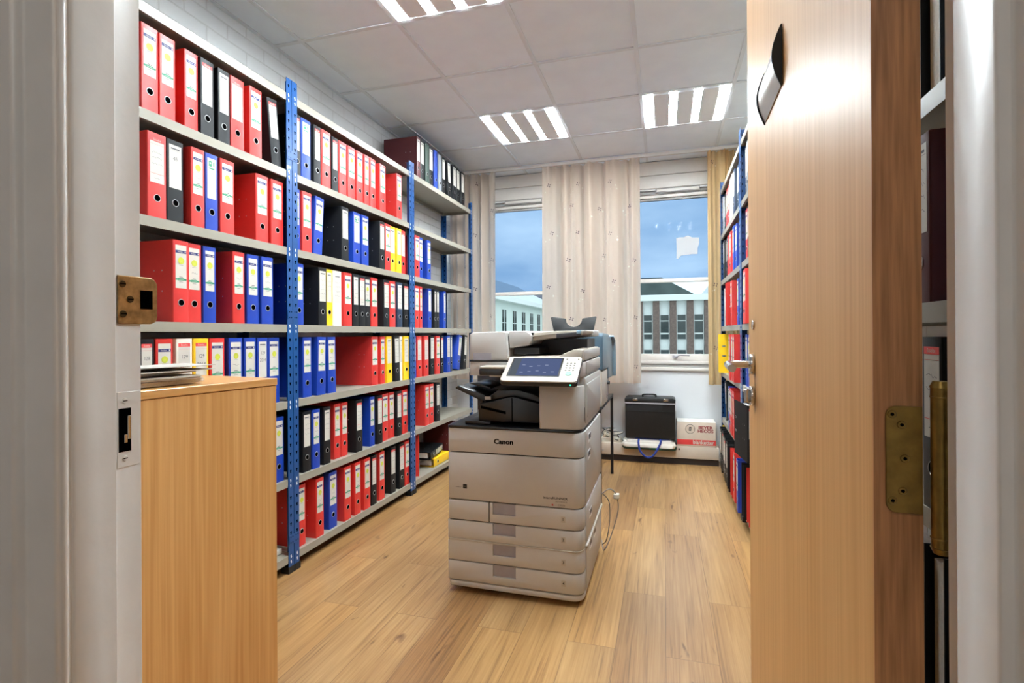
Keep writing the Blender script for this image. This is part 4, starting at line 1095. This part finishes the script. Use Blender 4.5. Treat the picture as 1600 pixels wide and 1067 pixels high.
MB().box(-8.5, .5, -.5, 29.5, 10.3, 10.6).build('eave', MT['fasc'], wb)
MB().prism([(-8.5, 10.6), (.5, 10.6), (-4, 12.9)], 'y', -.5, 29.5).build('roof', MT['roofw'], wb)
for k in range(11):
    for z0 in (8.1, 4.8):
        y = 2.1 + k*2.42
        q = MB().box(-.02, .02, y-.06, y+.96, z0-.06, z0+1.78, 0).box(.0, .03, y, y+.9, z0, z0+1.7, 1).box(.0, .045, y+.42, y+.48, z0, z0+1.7, 2).box(.0, .045, y, y+.9, z0+.82, z0+.87, 2)
        q.build('window', [MT['paint_l'], MT['wpane'], MT['fasc']], wb)
hl_ = MB()
rh = random.Random(2); prof = []
for i in range(41):
    u = i/40; prof.append((-420+600*u, 20 + 34*math.exp(-((u-.50)/.16)**2) + 22*math.exp(-((u-.80)/.2)**2) + rh.uniform(-2, 2)))
hl_.grid(lambda u, v: (-420+600*u, 560+160*v, -7 + (prof[min(40, int(round(u*40)))][1]+7)*math.sin(PI*min(1, v*1.2))), 40, 10)
struct(hl_.build('hill', MT['hill'], angle=80, solid=False), 'wooded hill far beyond the buildings', 'hill')

# ================================================================= LIGHT, WORLD, CAMERA
wd = bpy.data.worlds.new('World'); scene.world = wd; wd.use_nodes = True
nt = wd.node_tree; nt.nodes.clear()
out = nt.nodes.new('ShaderNodeOutputWorld'); bg_ = nt.nodes.new('ShaderNodeBackground')
tc = nt.nodes.new('ShaderNodeTexCoord'); mp = nt.nodes.new('ShaderNodeMapping'); mp.inputs['Scale'].default_value = (2.2, 2.2, 7)
nz = nt.nodes.new('ShaderNodeTexNoise'); nz.inputs['Scale'].default_value = 1.6; nz.inputs['Detail'].default_value = 5
rp_ = nt.nodes.new('ShaderNodeValToRGB')
rp_.color_ramp.elements[0].position = .38; rp_.color_ramp.elements[0].color = (.40, .53, .68, 1)
rp_.color_ramp.elements[1].position = .68; rp_.color_ramp.elements[1].color = (.80, .86, .92, 1)
nt.links.new(tc.outputs['Generated'], mp.inputs['Vector']); nt.links.new(mp.outputs[0], nz.inputs['Vector'])
nt.links.new(nz.outputs['Fac'], rp_.inputs['Fac']); nt.links.new(rp_.outputs['Color'], bg_.inputs['Color'])
bg_.inputs['Strength'].default_value = 2.2
nt.links.new(bg_.outputs[0], out.inputs[0])

cam = bpy.data.cameras.new('Camera'); co = bpy.data.objects.new('Camera', cam); COL.objects.link(co)
yaw, pitch, roll = (math.radians(a) for a in (-16.358, .0584, -.3382))
fw = Vector((math.sin(yaw)*math.cos(pitch), math.cos(yaw)*math.cos(pitch), math.sin(pitch)))
r0 = Vector((math.cos(yaw), -math.sin(yaw), 0)); u0 = r0.cross(fw)
rx = r0*math.cos(roll) + u0*math.sin(roll); ux = -r0*math.sin(roll) + u0*math.cos(roll)
co.matrix_world = Matrix(((rx.x, ux.x, -fw.x, 0), (rx.y, ux.y, -fw.y, 0), (rx.z, ux.z, -fw.z, 1.19), (0, 0, 0, 1)))
cam.sensor_fit = 'HORIZONTAL'; cam.sensor_width = 36; cam.lens = 36*809.75/1600
cam.shift_y = -(533.5-521.38)/1600
cam.clip_start = .02; cam.clip_end = 2000
scene.camera = co

vs = scene.view_settings
vs.view_transform = 'Standard'; vs.look = 'None'; vs.gamma = 1.0; vs.exposure = 0.1; vs.use_curve_mapping = False
cy = scene.cycles
cy.max_bounces = 10; cy.diffuse_bounces = 5; cy.glossy_bounces = 3; cy.transmission_bounces = 4; cy.transparent_max_bounces = 12
cy.sample_clamp_indirect = 6.0; cy.caustics_reflective = False; cy.caustics_refractive = False
cy.use_denoising = True
